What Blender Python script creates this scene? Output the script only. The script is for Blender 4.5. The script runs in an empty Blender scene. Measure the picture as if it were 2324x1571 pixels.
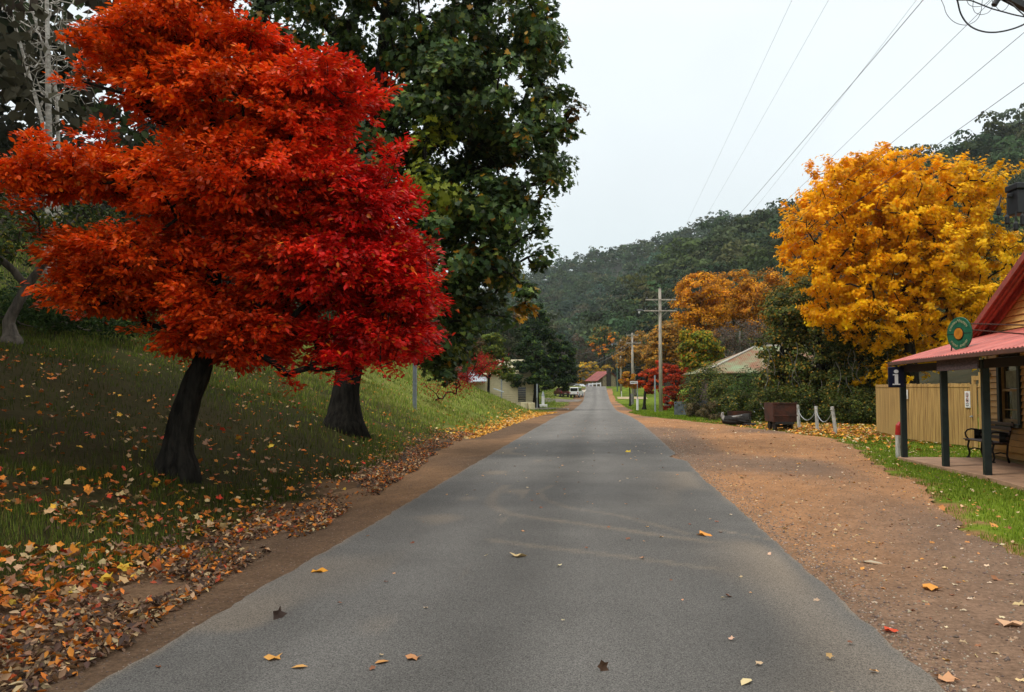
import bpy, math, random
import numpy as np
from mathutils import Vector, Matrix
rng = np.random.default_rng(11); random.seed(11)
SC = bpy.context.scene; COL = SC.collection
R = math.radians
# ------------------------------------------------------------------ camera numbers
F, CX, CY, H = 1876.0, 1162.0, 785.5, 1.6
YAW, PIT = math.atan(214/1876), math.atan(96.5/1876)
FW = np.array([-math.sin(YAW), math.cos(YAW), 0.0]); RT = np.array([math.cos(YAW), math.sin(YAW), 0.0])
def ray(px, py):
    u = (px-CX)/F; v = (CY-py)/F
    up = v*math.cos(PIT)+math.sin(PIT); fo = math.cos(PIT)-v*math.sin(PIT)
    return (RT*u+FW*fo+np.array([0, 0, up]))/fo
def at(px, py, D): return np.array([0, 0, H])+ray(px, py)*D
# ------------------------------------------------------------------ terrain
_ys = np.arange(-60, 2600, 1.0)
_z = np.interp(_ys, [-60, 40, 55, 68, 84, 112, 139, 160, 181, 192, 215, 260, 400, 2600], [0, 0, -.15, -.4, -.64, -.66, -.47, .6, 1.95, 2.15, 1.3, 0.2, -1, -1])
_k = np.hanning(17); _k /= _k.sum(); _z = np.convolve(np.pad(_z, 8, mode='edge'), _k, 'valid')
def zr(y): return np.interp(y, _ys, _z)
def toe(y): return np.interp(y, [0, 5, 15, 23, 36, 60], [-3.6, -3.75, -4.05, -4.7, -4.6, -4.6])
def rc(y): return np.interp(y, [0, 38, 84, 139, 181, 230], [-.47, -.62, -1.19, -1.63, -2.3, -3.0])
def hash2(i, j): 
    v = np.sin(i*127.1+j*311.7)*43758.5453
    return v-np.floor(v)
def vnoise(x, y):
    x = np.asarray(x, float); y = np.asarray(y, float)
    i = np.floor(x); j = np.floor(y); a = x-i; b = y-j; a = a*a*(3-2*a); b = b*b*(3-2*b)
    return (hash2(i, j)*(1-a)+hash2(i+1, j)*a)*(1-b)+(hash2(i, j+1)*(1-a)+hash2(i+1, j+1)*a)*b
def fbm(x, y, o=3):
    s = 0; w = .5
    for k in range(o): s = s+w*(vnoise(np.asarray(x)*2**k+k*17.3, np.asarray(y)*2**k+k*9.1)-.5); w *= .5
    return s*2
def sstep(a, b, x):
    t = np.clip((x-a)/(b-a), 0, 1); return t*t*(3-2*t)
# lawn edge on the right side (x of the grass border as a function of y)
def lawnx(y): return np.interp(y, [0, 6, 8.2, 10, 13.8, 16.9, 23.4, 27.8, 34, 47, 54, 70, 84, 110, 160], [6.5, 5.2, 3.8, 3.9, 4.9, 5.3, 6.5, 7.2, 5.9, 3.2, 2.2, 1.9, 2.6, 2.2, 1.2])+.18*fbm(y*1.3, y*0+4)+.25*fbm(y*.4, y*0+1)
def hgt(x, y):
    x = np.asarray(x, float); y = np.asarray(y, float)
    z = zr(y)
    d = np.maximum(0, toe(y)-x)
    s = np.interp(y, [-60, 0, 12, 20, 30, 45, 57, 70, 90], [.22, .22, .25, .30, .38, .44, .43, .06, .02])
    dd = np.where(d > 8, 8+5*(1-np.exp(-(np.maximum(d, 8)-8)/5)), d); b = s*dd*(1-np.exp(-d/.9))
    st = np.interp(y, [0, 55, 75, 150, 300], [9, 12, 19, 19, 30])
    e = d-st; b = b+.42*np.where(e > 0, e*e/(e+5), 0)
    # soften the left slope's plain part far out so it does not double up
    b = b+np.where(d > .3, (.05*fbm(x*1.7, y*1.7)+.16*fbm(x*.45+3, y*.3))*np.clip(d/2, 0, 1)*np.interp(y, [0, 20, 400], [.6, 1, 1]), 0)
    dr = np.maximum(0, x-lawnx(y))
    b = b+np.where(x > 0, .03*fbm(x*2, y*2)*np.clip(dr/1., 0, 1)*(y < 120), 0)
    b = b+np.where(x > 34, .25*(x-34), 0)
    b = np.where(b > 30, 30+(b-30)/(1+(b-30)/25), b)
    z = z+b
    return z
def G(px, py, dmax=400):
    r = ray(px, py); o = np.array([0, 0, H]); t = np.arange(2.0, dmax, .05)
    P = o+r*t[:, None]; hh = hgt(P[:, 0], P[:, 1]); k = np.argmax(P[:, 2] < hh)
    if not (P[k, 2] < hh[k]): k = len(t)-1
    q = P[k].copy(); q[2] = float(hgt(q[0], q[1])); return q
def on(x, y, dz=0): return np.array([x, y, float(hgt(x, y))+dz])
def depth(p): return float(np.dot(np.asarray(p)[:2], FW[:2]))
# ------------------------------------------------------------------ materials
def newmat(name):
    m = bpy.data.materials.new(name); m.use_nodes = True; n = m.node_tree.nodes; n.clear()
    o = n.new('ShaderNodeOutputMaterial'); p = n.new('ShaderNodeBsdfPrincipled'); m.node_tree.links.new(p.outputs[0], o.inputs[0])
    return m, n, m.node_tree.links, p, o
def mat(name, col, rough=.7, var=.18, scale=6, metal=0, bump=.0, col2=None, spec=.4, stretch=None, bscale=None):
    m, n, l, p, o = newmat(name)
    tc = n.new('ShaderNodeTexCoord'); mp = n.new('ShaderNodeMapping'); l.new(tc.outputs['Object'], mp.inputs[0])
    if stretch: mp.inputs['Scale'].default_value = stretch
    nz = n.new('ShaderNodeTexNoise'); nz.inputs['Scale'].default_value = scale; nz.inputs['Detail'].default_value = 6; nz.inputs['Roughness'].default_value = .65
    l.new(mp.outputs[0], nz.inputs[0])
    cr = n.new('ShaderNodeValToRGB'); c = np.array(col); c2 = np.array(col2) if col2 is not None else c*(1-var*1.6)
    cr.color_ramp.elements[0].position = .35; cr.color_ramp.elements[1].position = .65
    cr.color_ramp.elements[0].color = (*c2, 1); cr.color_ramp.elements[1].color = (*np.clip(c*(1+var*.4), 0, 1), 1)
    l.new(nz.outputs['Fac'], cr.inputs[0]); l.new(cr.outputs[0], p.inputs['Base Color'])
    p.inputs['Roughness'].default_value = rough; p.inputs['Metallic'].default_value = metal; p.inputs['Specular IOR Level'].default_value = spec
    if bump:
        nb = n.new('ShaderNodeTexNoise'); nb.inputs['Scale'].default_value = bscale or scale*3; nb.inputs['Detail'].default_value = 5; l.new(mp.outputs[0], nb.inputs[0])
        b = n.new('ShaderNodeBump'); b.inputs['Strength'].default_value = bump; b.inputs['Distance'].default_value = .02; l.new(nb.outputs['Fac'], b.inputs['Height']); l.new(b.outputs[0], p.inputs['Normal'])
    return m
def attr_mat(name, rough=.6, trans=0., spec=.35, bump=0, bscale=40, fine=0, fscale=60, fdetail=8):
    """colour from the mesh attribute 'col'; optional translucency, fine colour grain and bump"""
    m, n, l, p, o = newmat(name)
    a = n.new('ShaderNodeAttribute'); a.attribute_name = 'col'; c = a.outputs['Color']
    tc = n.new('ShaderNodeTexCoord')
    if fine:
        nz = n.new('ShaderNodeTexNoise'); nz.inputs['Scale'].default_value = fscale; nz.inputs['Detail'].default_value = fdetail; nz.inputs['Roughness'].default_value = .8; l.new(tc.outputs['Object'], nz.inputs[0])
        mr = n.new('ShaderNodeMapRange'); mr.inputs['From Min'].default_value = .3; mr.inputs['From Max'].default_value = .7; mr.inputs['To Min'].default_value = 1-fine; mr.inputs['To Max'].default_value = 1+fine; l.new(nz.outputs['Fac'], mr.inputs[0])
        mx = n.new('ShaderNodeVectorMath'); mx.operation = 'SCALE'; l.new(c, mx.inputs[0]); l.new(mr.outputs[0], mx.inputs['Scale']); c = mx.outputs[0]
    l.new(c, p.inputs['Base Color']); p.inputs['Roughness'].default_value = rough; p.inputs['Specular IOR Level'].default_value = spec
    if bump:
        nb = n.new('ShaderNodeTexNoise'); nb.inputs['Scale'].default_value = bscale; nb.inputs['Detail'].default_value = 6; l.new(tc.outputs['Object'], nb.inputs[0])
        b = n.new('ShaderNodeBump'); b.inputs['Strength'].default_value = bump; b.inputs['Distance'].default_value = .03; l.new(nb.outputs['Fac'], b.inputs['Height']); l.new(b.outputs[0], p.inputs['Normal'])
    if trans:
        t = n.new('ShaderNodeBsdfTranslucent'); l.new(c, t.inputs['Color']); mix = n.new('ShaderNodeMixShader'); mix.inputs[0].default_value = trans
        l.new(p.outputs[0], mix.inputs[1]); l.new(t.outputs[0], mix.inputs[2]); l.new(mix.outputs[0], o.inputs[0])
    return m
M = {}
M['leaf'] = attr_mat('leaf', .55, .36, .12)
M['leaf_gloss'] = attr_mat('leaf_gloss', .42, .30, .22)
M['needle'] = attr_mat('far_leaf', .8, .2, .04)
M['litter'] = attr_mat('litter_leaf', .6, .1, .25)
M['grass'] = attr_mat('grass_blade', .65, .3, .07)
M['ground'] = attr_mat('ground_soil', .95, 0, .03, bump=.8, bscale=14, fine=.35, fscale=9)
M['asphalt'] = attr_mat('asphalt', .85, 0, .12, bump=.35, bscale=150, fine=.9, fscale=120, fdetail=3)
M['dirt'] = attr_mat('dirt_gravel', .92, 0, .06, bump=.7, bscale=40, fine=.55, fscale=22)
M['pebble'] = attr_mat('pebble', .8, 0, .3)
M['bark'] = mat('bark_dark', (.026, .023, .018), .95, .4, 14, bump=1.0, stretch=(1, 1, .2), col2=(.007, .006, .005), spec=.1)
M['bark_b'] = mat('bark_brown', (.13, .105, .08), .9, .4, 9, bump=.8, stretch=(1, 1, .25))
M['bark_pale'] = mat('bark_pale', (.52, .48, .42), .8, .5, 5, bump=.3, col2=(.2, .17, .14), stretch=(1, 1, 2))
M['bark_vine'] = mat('vine_grey', (.2, .18, .15), .85, .3, 9)
M['pole'] = mat('weathered_pole', (.46, .40, .32), .85, .35, 7, bump=.5, stretch=(2, 2, .15))
M['galv'] = mat('galvanised_steel', (.36, .40, .43), .45, .15, 9, metal=.4)
M['insul'] = mat('insulator', (.12, .12, .12), .3, .2, 5)
M['white'] = mat('white_paint', (.78, .78, .76), .55, .12, 10)
M['whitepost'] = mat('weathered_white_post', (.55, .53, .49), .8, .35, 12, bump=.3, stretch=(1, 1, .3))
M['rope'] = mat('grey_rope', (.34, .35, .35), .8, .2, 30)
M['wire'] = mat('wire', (.10, .10, .10), .6, .1)
M['cable'] = mat('black_cable', (.015, .015, .017), .5, .1)
M['rust'] = mat('rusty_iron', (.075, .022, .010), .85, .5, 3, col2=(.028, .014, .010), bump=.5)
M['iron'] = mat('black_iron', (.016, .015, .014), .6, .3, 9, bump=.2)
M['log'] = mat('charred_log', (.022, .02, .017), .9, .5, 9, bump=.9, col2=(.008, .007, .006))
M['logpale'] = mat('split_wood', (.33, .31, .28), .85, .4, 8)
M['fence'] = mat('treated_pine', (.52, .33, .11), .75, .28, 3.2, bump=.3, stretch=(6, 6, .25), col2=(.26, .145, .045))
M['iron_sheet'] = mat('grey_iron_sheet', (.17, .19, .21), .55, .3, 4, metal=.3)
M['post_g'] = mat('dark_green_paint', (.012, .024, .022), .5, .3, 8)
M['wall'] = mat('yellow_weatherboard', (.70, .40, .11), .6, .1, 5, stretch=(.5, 1, 1))
M['wall2'] = mat('pale_trim', (.55, .40, .17), .6, .1, 5)
M['barge'] = mat('red_barge', (.34, .055, .03), .5, .25, 7)
M['roofp'] = mat('faded_red_roof', (.56, .135, .10), .55, .25, 1.6, stretch=(1, 1, 1))
M['gutter'] = mat('brown_gutter', (.12, .045, .028), .5, .2, 8)
M['slab'] = mat('concrete_slab', (.42, .25, .15), .85, .2, 3, bump=.15)
M['soffit'] = mat('dark_soffit', (.03, .018, .012), .8, .2)
M['board'] = mat('weathered_board', (.10, .06, .06), .85, .6, 9, bump=.6, col2=(.035, .022, .022), stretch=(1, 1, 5))
M['navy'] = mat('navy_sign', (.008, .012, .035), .35, .1)
M['letter'] = mat('white_letter', (.8, .8, .8), .5, .03)
M['signgreen'] = mat('green_sign', (.012, .12, .06), .5, .25, 14)
M['signgold'] = mat('gold_disc', (.5, .19, .012), .5, .25, 10)
M['signtext'] = mat('faded_lettering', (.36, .40, .22), .6, .25, 60)
M['red'] = mat('red_paint', (.42, .018, .012), .5, .15, 10)
M['black'] = mat('black_print', (.01, .01, .01), .5, .1)
M['glass'] = mat('window_glass', (.022, .024, .02), .08, .3, 2, spec=.6)
M['curtain'] = mat('curtain', (.28, .31, .24), .8, .2, 8)
M['sash'] = mat('sash_wood', (.40, .25, .09), .6, .15, 8)
M['slat'] = mat('bench_slat', (.085, .045, .035), .55, .3, 8, stretch=(.4, 4, 4))
M['conc'] = mat('pale_concrete', (.52, .47, .40), .85, .2, 4)
M['cream'] = mat('cream_board', (.62, .54, .33), .7, .08, 4)
M['ironroof'] = mat('white_iron_roof', (.62, .68, .74), .4, .1, 5)
M['rustroof'] = mat('green_rust_roof', (.22, .29, .16), .75, .1, .8, col2=(.24, .085, .045))
M['redroof'] = mat('old_red_roof', (.26, .045, .03), .6, .3, .8)
M['stone'] = mat('rendered_stone', (.38, .30, .18), .9, .3, 3, bump=.4)
M['brick'] = mat('dark_brick', (.05, .035, .028), .9, .4, 3)
M['carwhite'] = mat('white_car_paint', (.72, .72, .70), .3, .05)
M['carred'] = mat('dark_red_paint', (.10, .015, .012), .4, .2)
M['cargrey'] = mat('grey_car_paint', (.10, .10, .12), .3, .1)
M['tyre'] = mat('tyre_rubber', (.012, .012, .012), .8, .1)
M['lampred'] = mat('tail_light', (.35, .015, .012), .3, .1)
M['forestfloor'] = mat('forest_floor', (.035, .035, .02), .95, .5, .05)
M['stump'] = mat('grey_stump', (.24, .23, .21), .9, .4, 9, bump=.8, stretch=(2, 2, .3))
# ------------------------------------------------------------------ mesh helpers
def tag(o, label=None, cat=None, group=None, kind=None):
    if label: o['label'] = label
    if cat: o['category'] = cat
    if group: o['group'] = group
    if kind: o['kind'] = kind
    return o
def empty(name, loc, label, cat, group=None, rz=0):
    o = bpy.data.objects.new(name, None); COL.objects.link(o); o.empty_display_size = .2
    o.location = Vector([float(v) for v in loc]); o.rotation_euler.z = rz; bpy.context.view_layer.update()
    return tag(o, label, cat, group)
def link(o, parent):
    COL.objects.link(o)
    if parent is not None:
        o.parent = parent
        m = Matrix.LocRotScale(parent.location, parent.rotation_euler, parent.scale) if parent.type == 'EMPTY' else Matrix.Identity(4)
        o.matrix_parent_inverse = m.inverted()
def mesh_np(name, V, F_, m, parent=None, col=None, smooth=False):
    """V (n,3); F_ a (k,s) array or a list of such arrays; col (n,3)"""
    if not isinstance(F_, list): F_ = [F_]
    me = bpy.data.meshes.new(name); V = np.asarray(V, np.float32)
    loops = np.concatenate([f.ravel() for f in F_]).astype(np.int32)
    tot = np.concatenate([np.full(len(f), f.shape[1]) for f in F_]); start = np.concatenate([[0], np.cumsum(tot)[:-1]]).astype(np.int32)
    me.vertices.add(len(V)); me.vertices.foreach_set('co', V.ravel())
    me.loops.add(len(loops)); me.loops.foreach_set('vertex_index', loops)
    me.polygons.add(len(tot)); me.polygons.foreach_set('loop_start', start)
    if smooth: me.polygons.foreach_set('use_smooth', np.ones(len(tot), bool))
    me.update(calc_edges=True)
    if col is not None:
        a = me.attributes.new('col', 'FLOAT_COLOR', 'POINT'); c = np.ones((len(V), 4), np.float32); c[:, :3] = np.clip(col, 0, 1); a.data.foreach_set('color', c.ravel())
    me.materials.append(m); o = bpy.data.objects.new(name, me); link(o, parent); return o
class MB:
    """collects solids; T is the frame they are given in"""
    def __init__(s, T=None): s.v = []; s.f = []; s.n = 0; s.T = T
    def add(s, V, Fs):
        V = np.asarray(V, float)
        if s.T is not None: V = V@s.T[:3, :3].T+s.T[:3, 3]
        s.v.append(V); s.f += [[i+s.n for i in f] for f in Fs]; s.n += len(V); return s
    def box(s, a, b):
        x0, y0, z0 = a; x1, y1, z1 = b
        x0, x1 = min(x0, x1), max(x0, x1); y0, y1 = min(y0, y1), max(y0, y1); z0, z1 = min(z0, z1), max(z0, z1)
        return s.add([(x0,y0,z0),(x1,y0,z0),(x1,y1,z0),(x0,y1,z0),(x0,y0,z1),(x1,y0,z1),(x1,y1,z1),(x0,y1,z1)],
                     [(0,3,2,1),(4,5,6,7),(0,1,5,4),(1,2,6,5),(2,3,7,6),(3,0,4,7)])
    def tube(s, pts, r, n=8, cap=True, jit=0):
        pts = np.asarray(pts, float); k = len(pts); r = np.broadcast_to(r, (k,)) if np.ndim(r) <= 1 else r
        t = np.gradient(pts, axis=0); t /= np.linalg.norm(t, axis=1)[:, None]+1e-9
        ref = np.array([0, 0, 1.]) if abs(t[0][2]) < .9 else np.array([1., 0, 0]); V = []
        a = np.cross(t[0], ref); a /= np.linalg.norm(a)
        for i in range(k):
            a = a-np.dot(a, t[i])*t[i]; a /= np.linalg.norm(a)+1e-9; b = np.cross(t[i], a)
            th = np.arange(n)*2*math.pi/n
            rr = r[i]*(1+(rng.uniform(-jit, jit, n) if jit else 0))
            V.append(pts[i]+np.outer(np.cos(th)*rr, a)+np.outer(np.sin(th)*rr, b))
        V = np.concatenate(V); Fs = []
        for i in range(k-1):
            for j in range(n): Fs.append((i*n+j, i*n+(j+1) % n, (i+1)*n+(j+1) % n, (i+1)*n+j))
        if cap: Fs.append(tuple(range(n))[::-1]); Fs.append(tuple((k-1)*n+j for j in range(n)))
        return s.add(V, Fs)
    def bar(s, a, b, w, h):
        """rectangular bar between two points"""
        a = np.asarray(a, float); b = np.asarray(b, float); t = b-a; t /= np.linalg.norm(t)
        ref = np.array([0, 0, 1.]) if abs(t[2]) < .95 else np.array([1., 0, 0]); x = np.cross(t, ref); x /= np.linalg.norm(x); z = np.cross(x, t)
        V = [p+x*w/2*i+z*h/2*j for p in (a, b) for i, j in ((-1,-1),(1,-1),(1,1),(-1,1))]
        return s.add(V, [(3,2,1,0),(4,5,6,7),(0,1,5,4),(1,2,6,5),(2,3,7,6),(3,0,4,7)])
    def prism(s, poly, y0, y1):
        """polygon in x,z extruded along y"""
        n = len(poly); V = [(x, y0, z) for x, z in poly]+[(x, y1, z) for x, z in poly]
        return s.add(V, [tuple(range(n)), tuple(range(2*n-1, n-1, -1))]+[(i, i+n, (i+1) % n+n, (i+1) % n) for i in range(n)])
    def build(s, name, m, parent=None, bevel=0, smooth=False):
        me = bpy.data.meshes.new(name); me.from_pydata(np.concatenate(s.v).tolist(), [], s.f); me.update()
        me.materials.append(m)
        if smooth: me.polygons.foreach_set('use_smooth', np.ones(len(me.polygons), bool))
        o = bpy.data.objects.new(name, me); link(o, parent)
        if bevel:
            b = o.modifiers.new('bevel', 'BEVEL'); b.width = bevel; b.segments = 2; b.limit_method = 'ANGLE'
        return o
def frame(o, xdir):
    """4x4 with origin o, x axis along horizontal xdir, z up"""
    x = np.array([xdir[0], xdir[1], 0.]); x /= np.linalg.norm(x); z = np.array([0, 0, 1.]); y = np.cross(z, x)
    T = np.eye(4); T[:3, 0] = x; T[:3, 1] = y; T[:3, 2] = z; T[:3, 3] = o; return T
def dup(root, loc, rz=None, label=None, scale=None):
    r = root.copy(); COL.objects.link(r); r.location = Vector([float(v) for v in loc])
    if rz is not None: r.rotation_euler.z = rz
    if scale: r.scale = (scale,)*3
    if label: r['label'] = label
    for ch in list(root.children):
        c = ch.copy(); COL.objects.link(c); c.parent = r
        for g in ch.children: d = g.copy(); COL.objects.link(d); d.parent = c
    return r
# ------------------------------------------------------------------ leaves
T_OVAL = (np.array([(0,0,0),(.24,.35,.07),(.20,.72,.05),(0,1.05,-.04),(-.20,.72,.05),(-.24,.35,.07)]), np.array([(0,1,2,3),(0,3,4,5)]))
T_STAR = (np.array([(0,-.1,0),(.28,-.18,.05),(.55,.12,.1),(.27,.22,.03),(.38,.62,.08),(.12,.5,.02),(0,.95,-.06),(-.12,.5,.02),(-.38,.62,.08),(-.27,.22,.03),(-.55,.12,.1),(-.28,-.18,.05)]), np.array([tuple(range(12))]))
T_DIA = (np.array([(0,-.5,0),(.38,-.05,.08),(0,.6,-.05),(-.38,-.05,.08)]), np.array([(0,1,2,3)]))
_a = np.linspace(0, 2*math.pi, 11)[:-1]
_r = np.array([.5,.32,.55,.34,.62,.36,.62,.34,.55,.32])
T_LIT = (np.vstack([[0,0,-.06], np.c_[_r*np.sin(_a), _r*np.cos(_a)*1.1, .10*np.cos(3*_a+1)+.08*np.abs(np.sin(_a))]]), np.array([(0, i+1, (i+1) % 10+1) for i in range(10)]))
T_CURL = (np.array([(0,-.6,.05),(.3,-.1,.25),(0,0,0),(-.3,-.1,.22),(.16,.35,.22),(-.16,.35,.12),(0,.65,.16)]), np.array([(0,1,2),(0,2,3),(1,4,2),(2,5,3),(4,6,2),(2,6,5)]))
T_PEB = (np.array([(0,0,.35),(.5,.1,0),(-.05,.45,.05),(-.5,0,0),(.1,-.42,.02),(0,0,-.2)]), np.array([(0,1,2),(0,2,3),(0,3,4),(0,4,1),(5,2,1),(5,3,2),(5,4,3),(5,1,4)]))
def unit(v): return v/(np.linalg.norm(v, axis=-1, keepdims=True)+1e-9)
def scatter(C, N, size, tmpl, spin=None, ydir=None):
    """place template at C with normal N"""
    n = len(C); N = unit(N); T, Fc = tmpl
    r = rng.normal(size=(n, 3)) if ydir is None else ydir
    b = unit(r-np.sum(r*N, 1, keepdims=True)*N); t = np.cross(b, N)
    S = np.broadcast_to(size, (n,))[:, None, None]
    V = C[:, None, :]+S*(T[None, :, 0:1]*t[:, None, :]+T[None, :, 1:2]*b[:, None, :]+T[None, :, 2:3]*N[:, None, :])
    Fa = (np.arange(n)*len(T))[:, None, None]+Fc[None]
    return V.reshape(-1, 3), Fa.reshape(-1, Fc.shape[1]), len(T)
def mixcol(cols, w, n, jit=.15):
    cols = np.array(cols, float); w = np.array(w, float); k = rng.choice(len(cols), n, p=w/w.sum())
    return cols[k]*rng.uniform(1-jit*1.5, 1+jit, (n, 1))*rng.uniform(1-jit*.5, 1+jit*.5, (n, 3))
# ------------------------------------------------------------------ trees
def skeleton(trunk, targets, seg, droop=.0):
    P = [np.array(p, float) for p in trunk]; par = [i-1 for i in range(len(P))]; nt = len(P)
    base = P[0]; order = np.argsort([np.linalg.norm(t-P[nt//2]) for t in targets]); A = np.array(P)
    buf = np.zeros((len(targets)*14+nt, 3)); buf[:nt] = A; cnt = nt; tl = float(np.linalg.norm(P[-1]-P[0]))
    for k in order:
        t = targets[k]; X = buf[:cnt]; d = np.linalg.norm(X-t, axis=1)
        cost = d+np.maximum(0, X[:, 2]-t[2]+.1)*.8; cost[:nt][X[:nt, 2] < base[2]+.28*tl] += 50
        j = int(np.argmin(cost)); a = X[j].copy(); L = np.linalg.norm(t-a); n = int(min(12, max(1, math.ceil(L/seg))))
        side = rng.normal(size=3)*L*.07; prev = j
        for q in range(1, n+1):
            s = q/n; p = a+(t-a)*s+side*math.sin(math.pi*s)+np.array([0, 0, 1.])*L*(.08-droop)*math.sin(math.pi*s)
            buf[cnt] = p; par.append(prev); prev = cnt; cnt += 1
    return buf[:cnt].copy(), np.array(par), nt
def branch_mesh(P, par, nt, r0, rt, rtip, pw=.46, n=6):
    c = np.ones(len(P))
    for i in range(len(P)-1, 0, -1): c[par[i]] += c[i]
    c2 = c/ c.max(); Rr = np.maximum(rtip, r0*.75*c2**pw); Rr[:nt] = np.linspace(r0, rt, nt)
    e = np.array([(par[i], i) for i in range(nt, len(P))]) if len(P) > nt else np.zeros((0, 2), int)
    if len(e) == 0: return None
    a = P[e[:, 0]]; b = P[e[:, 1]]; ra = np.minimum(Rr[e[:, 0]], Rr[e[:, 1]]*1.5); rb = Rr[e[:, 1]]
    t = unit(b-a); ref = np.where(np.abs(t[:, 2:3]) < .9, [[0, 0, 1.]], [[1., 0, 0]]); x = unit(np.cross(t, ref)); y = np.cross(t, x)
    th = np.arange(n)*2*math.pi/n; cs = np.cos(th)[None, :, None]; sn = np.sin(th)[None, :, None]
    ring = x[:, None]*cs+y[:, None]*sn
    V = np.stack([a[:, None]+ring*ra[:, None, None], b[:, None]+ring*rb[:, None, None]], 1).reshape(-1, 3)
    j = np.arange(n); q = np.stack([j, (j+1) % n, (j+1) % n+n, j+n], 1)
    Fq = (np.arange(len(e))*2*n)[:, None, None]+q[None]
    return V, Fq.reshape(-1, 4)
def trunk_mesh(pts, radii, name, m, parent, n=18, jit=.10, flare=1.9):
    pts = np.asarray(pts, float); k = 22; s = np.linspace(0, 1, k); src = np.linspace(0, 1, len(pts))
    P = np.stack([np.interp(s, src, pts[:, i]) for i in range(3)], 1); r = np.interp(s, src, radii)
    r = r*(1+(flare-1)*np.exp(-s*18)); P[0, 2] -= .25; mb = MB(); mb.tube(P, r, n, jit=jit); return mb.build(name, m, parent, smooth=True)
def join_limbs(o, bm):
    """grow the limbs onto the trunk's own mesh"""
    me = o.data; n0 = len(me.vertices); v = np.empty(n0*3, np.float32); me.vertices.foreach_get('co', v); v = v.reshape(-1, 3)
    fa = [tuple(p.vertices) for p in me.polygons]; V = np.vstack([v, bm[0]]); new = bpy.data.meshes.new('trunk')
    new.from_pydata(V.tolist(), [], fa+(bm[1]+n0).tolist()); new.update(); new.materials.append(me.materials[0]); new.polygons.foreach_set('use_smooth', np.ones(len(new.polygons), bool)); o.data = new
def crown_points(blobs, ncl, fill=.35):
    """blobs: list of (centre, (rx, ry, rz))"""
    w = np.array([b[1][0]*b[1][2]+b[1][1]*b[1][2] for b in blobs]); k = rng.choice(len(blobs), ncl, p=w/w.sum())
    d = unit(rng.normal(size=(ncl, 3))); rr = rng.uniform(fill, 1, ncl)**.6
    C = np.array([b[0] for b in blobs])[k]; Rr = np.array([b[1] for b in blobs])[k]
    return C+d*Rr*rr[:, None], unit(d/Rr*Rr.mean(1, keepdims=True)), k
def pblobs(lst, D, dr=None, back=0):
    """[(px,py,rx,ry[,dD])] in picture units -> world ellipsoids at depth D"""
    out = []
    for b in lst:
        d = D+(b[4] if len(b) > 4 else 0); s = d/F; rx, rz = b[2]*s, b[3]*s
        out.append((at(b[0], b[1], d), (rx, (dr or max(rx, rz)*.9), rz)))
    return out
def tree(name, label, cat, base, tpts, trad, blobs, ncl, clr, nleaf, lsize, tmpl, cols, wts, mleaf='leaf', mbark='bark', group=None, colfn=None, flat=.55, up=.5, seg=.5, rtip=.008, tw=.45, spray=False, limb_n=6, fill=.35, clumpvar=.25, branches=True, extra_pts=None, twig=0, tflat=.6, tw_r=.16):
    """a tapered trunk, limbs to every clump of foliage, a crown of single leaves"""
    root = empty(name, base, label, cat, group)
    tm_ = trunk_mesh(tpts, trad, 'trunk', M[mbark], root)
    C, N, k = crown_points(blobs, ncl, fill)
    if extra_pts is not None: C = np.vstack([C, extra_pts]); N = np.vstack([N, np.tile([0, 0, 1.], (len(extra_pts), 1))])
    ncl = len(C)
    if branches:
        tp = np.asarray(tpts, float); s = np.linspace(0, 1, 10); src = np.linspace(0, 1, len(tp)); tt = np.stack([np.interp(s, src, tp[:, i]) for i in range(3)], 1)
        P, par, nt = skeleton(tt, C, seg); bm = branch_mesh(P, par, nt, trad[0], trad[-1], rtip, tw, limb_n)
        join_limbs(tm_, bm)
    kk = rng.integers(0, ncl, nleaf); rad = clr*rng.uniform(.6, 1.3, ncl)[kk]
    off = unit(rng.normal(size=(nleaf, 3)))*(rng.random((nleaf, 1))**.45)*rad[:, None]*np.array([1, 1, flat])
    if twig:  # leaves strung along short outward twigs
        td = unit(N*.9+rng.normal(size=N.shape)*.45+[0, 0, .12]); td[:, 2] *= tflat; tl_ = twig*rng.uniform(.5, 1.3, ncl); off = td[kk]*((rng.random(nleaf)*1.15-.3)*tl_[kk])[:, None]+rng.normal(size=(nleaf, 3))*(twig*tw_r*np.array([1, 1, .6]))
    L = C[kk]+off; nn = unit(unit(off)*.7+N[kk]*.5+np.array([0, 0, up])+rng.normal(size=(nleaf, 3))*.45)
    if spray: # leaves point outwards along the twig
        yd = unit(unit(off)+N[kk]*.6+rng.normal(size=(nleaf, 3))*.35); nn = unit(np.array([0, 0, 1.])+rng.normal(size=(nleaf, 3))*.5+N[kk]*.3)
    else: yd = None
    V, Fc, tn = scatter(L, nn, lsize*rng.uniform(.65, 1.2, nleaf), tmpl, ydir=yd)
    c = colfn(L, nleaf, kk, ncl) if colfn else mixcol(cols, wts, nleaf)
    c = c*(1+clumpvar*rng.normal(size=(ncl, 1)))[kk].clip(.45, 1.5)
    mesh_np('crown', V, Fc, M[mleaf], root, col=np.repeat(c, tn, 0)); return root
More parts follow.
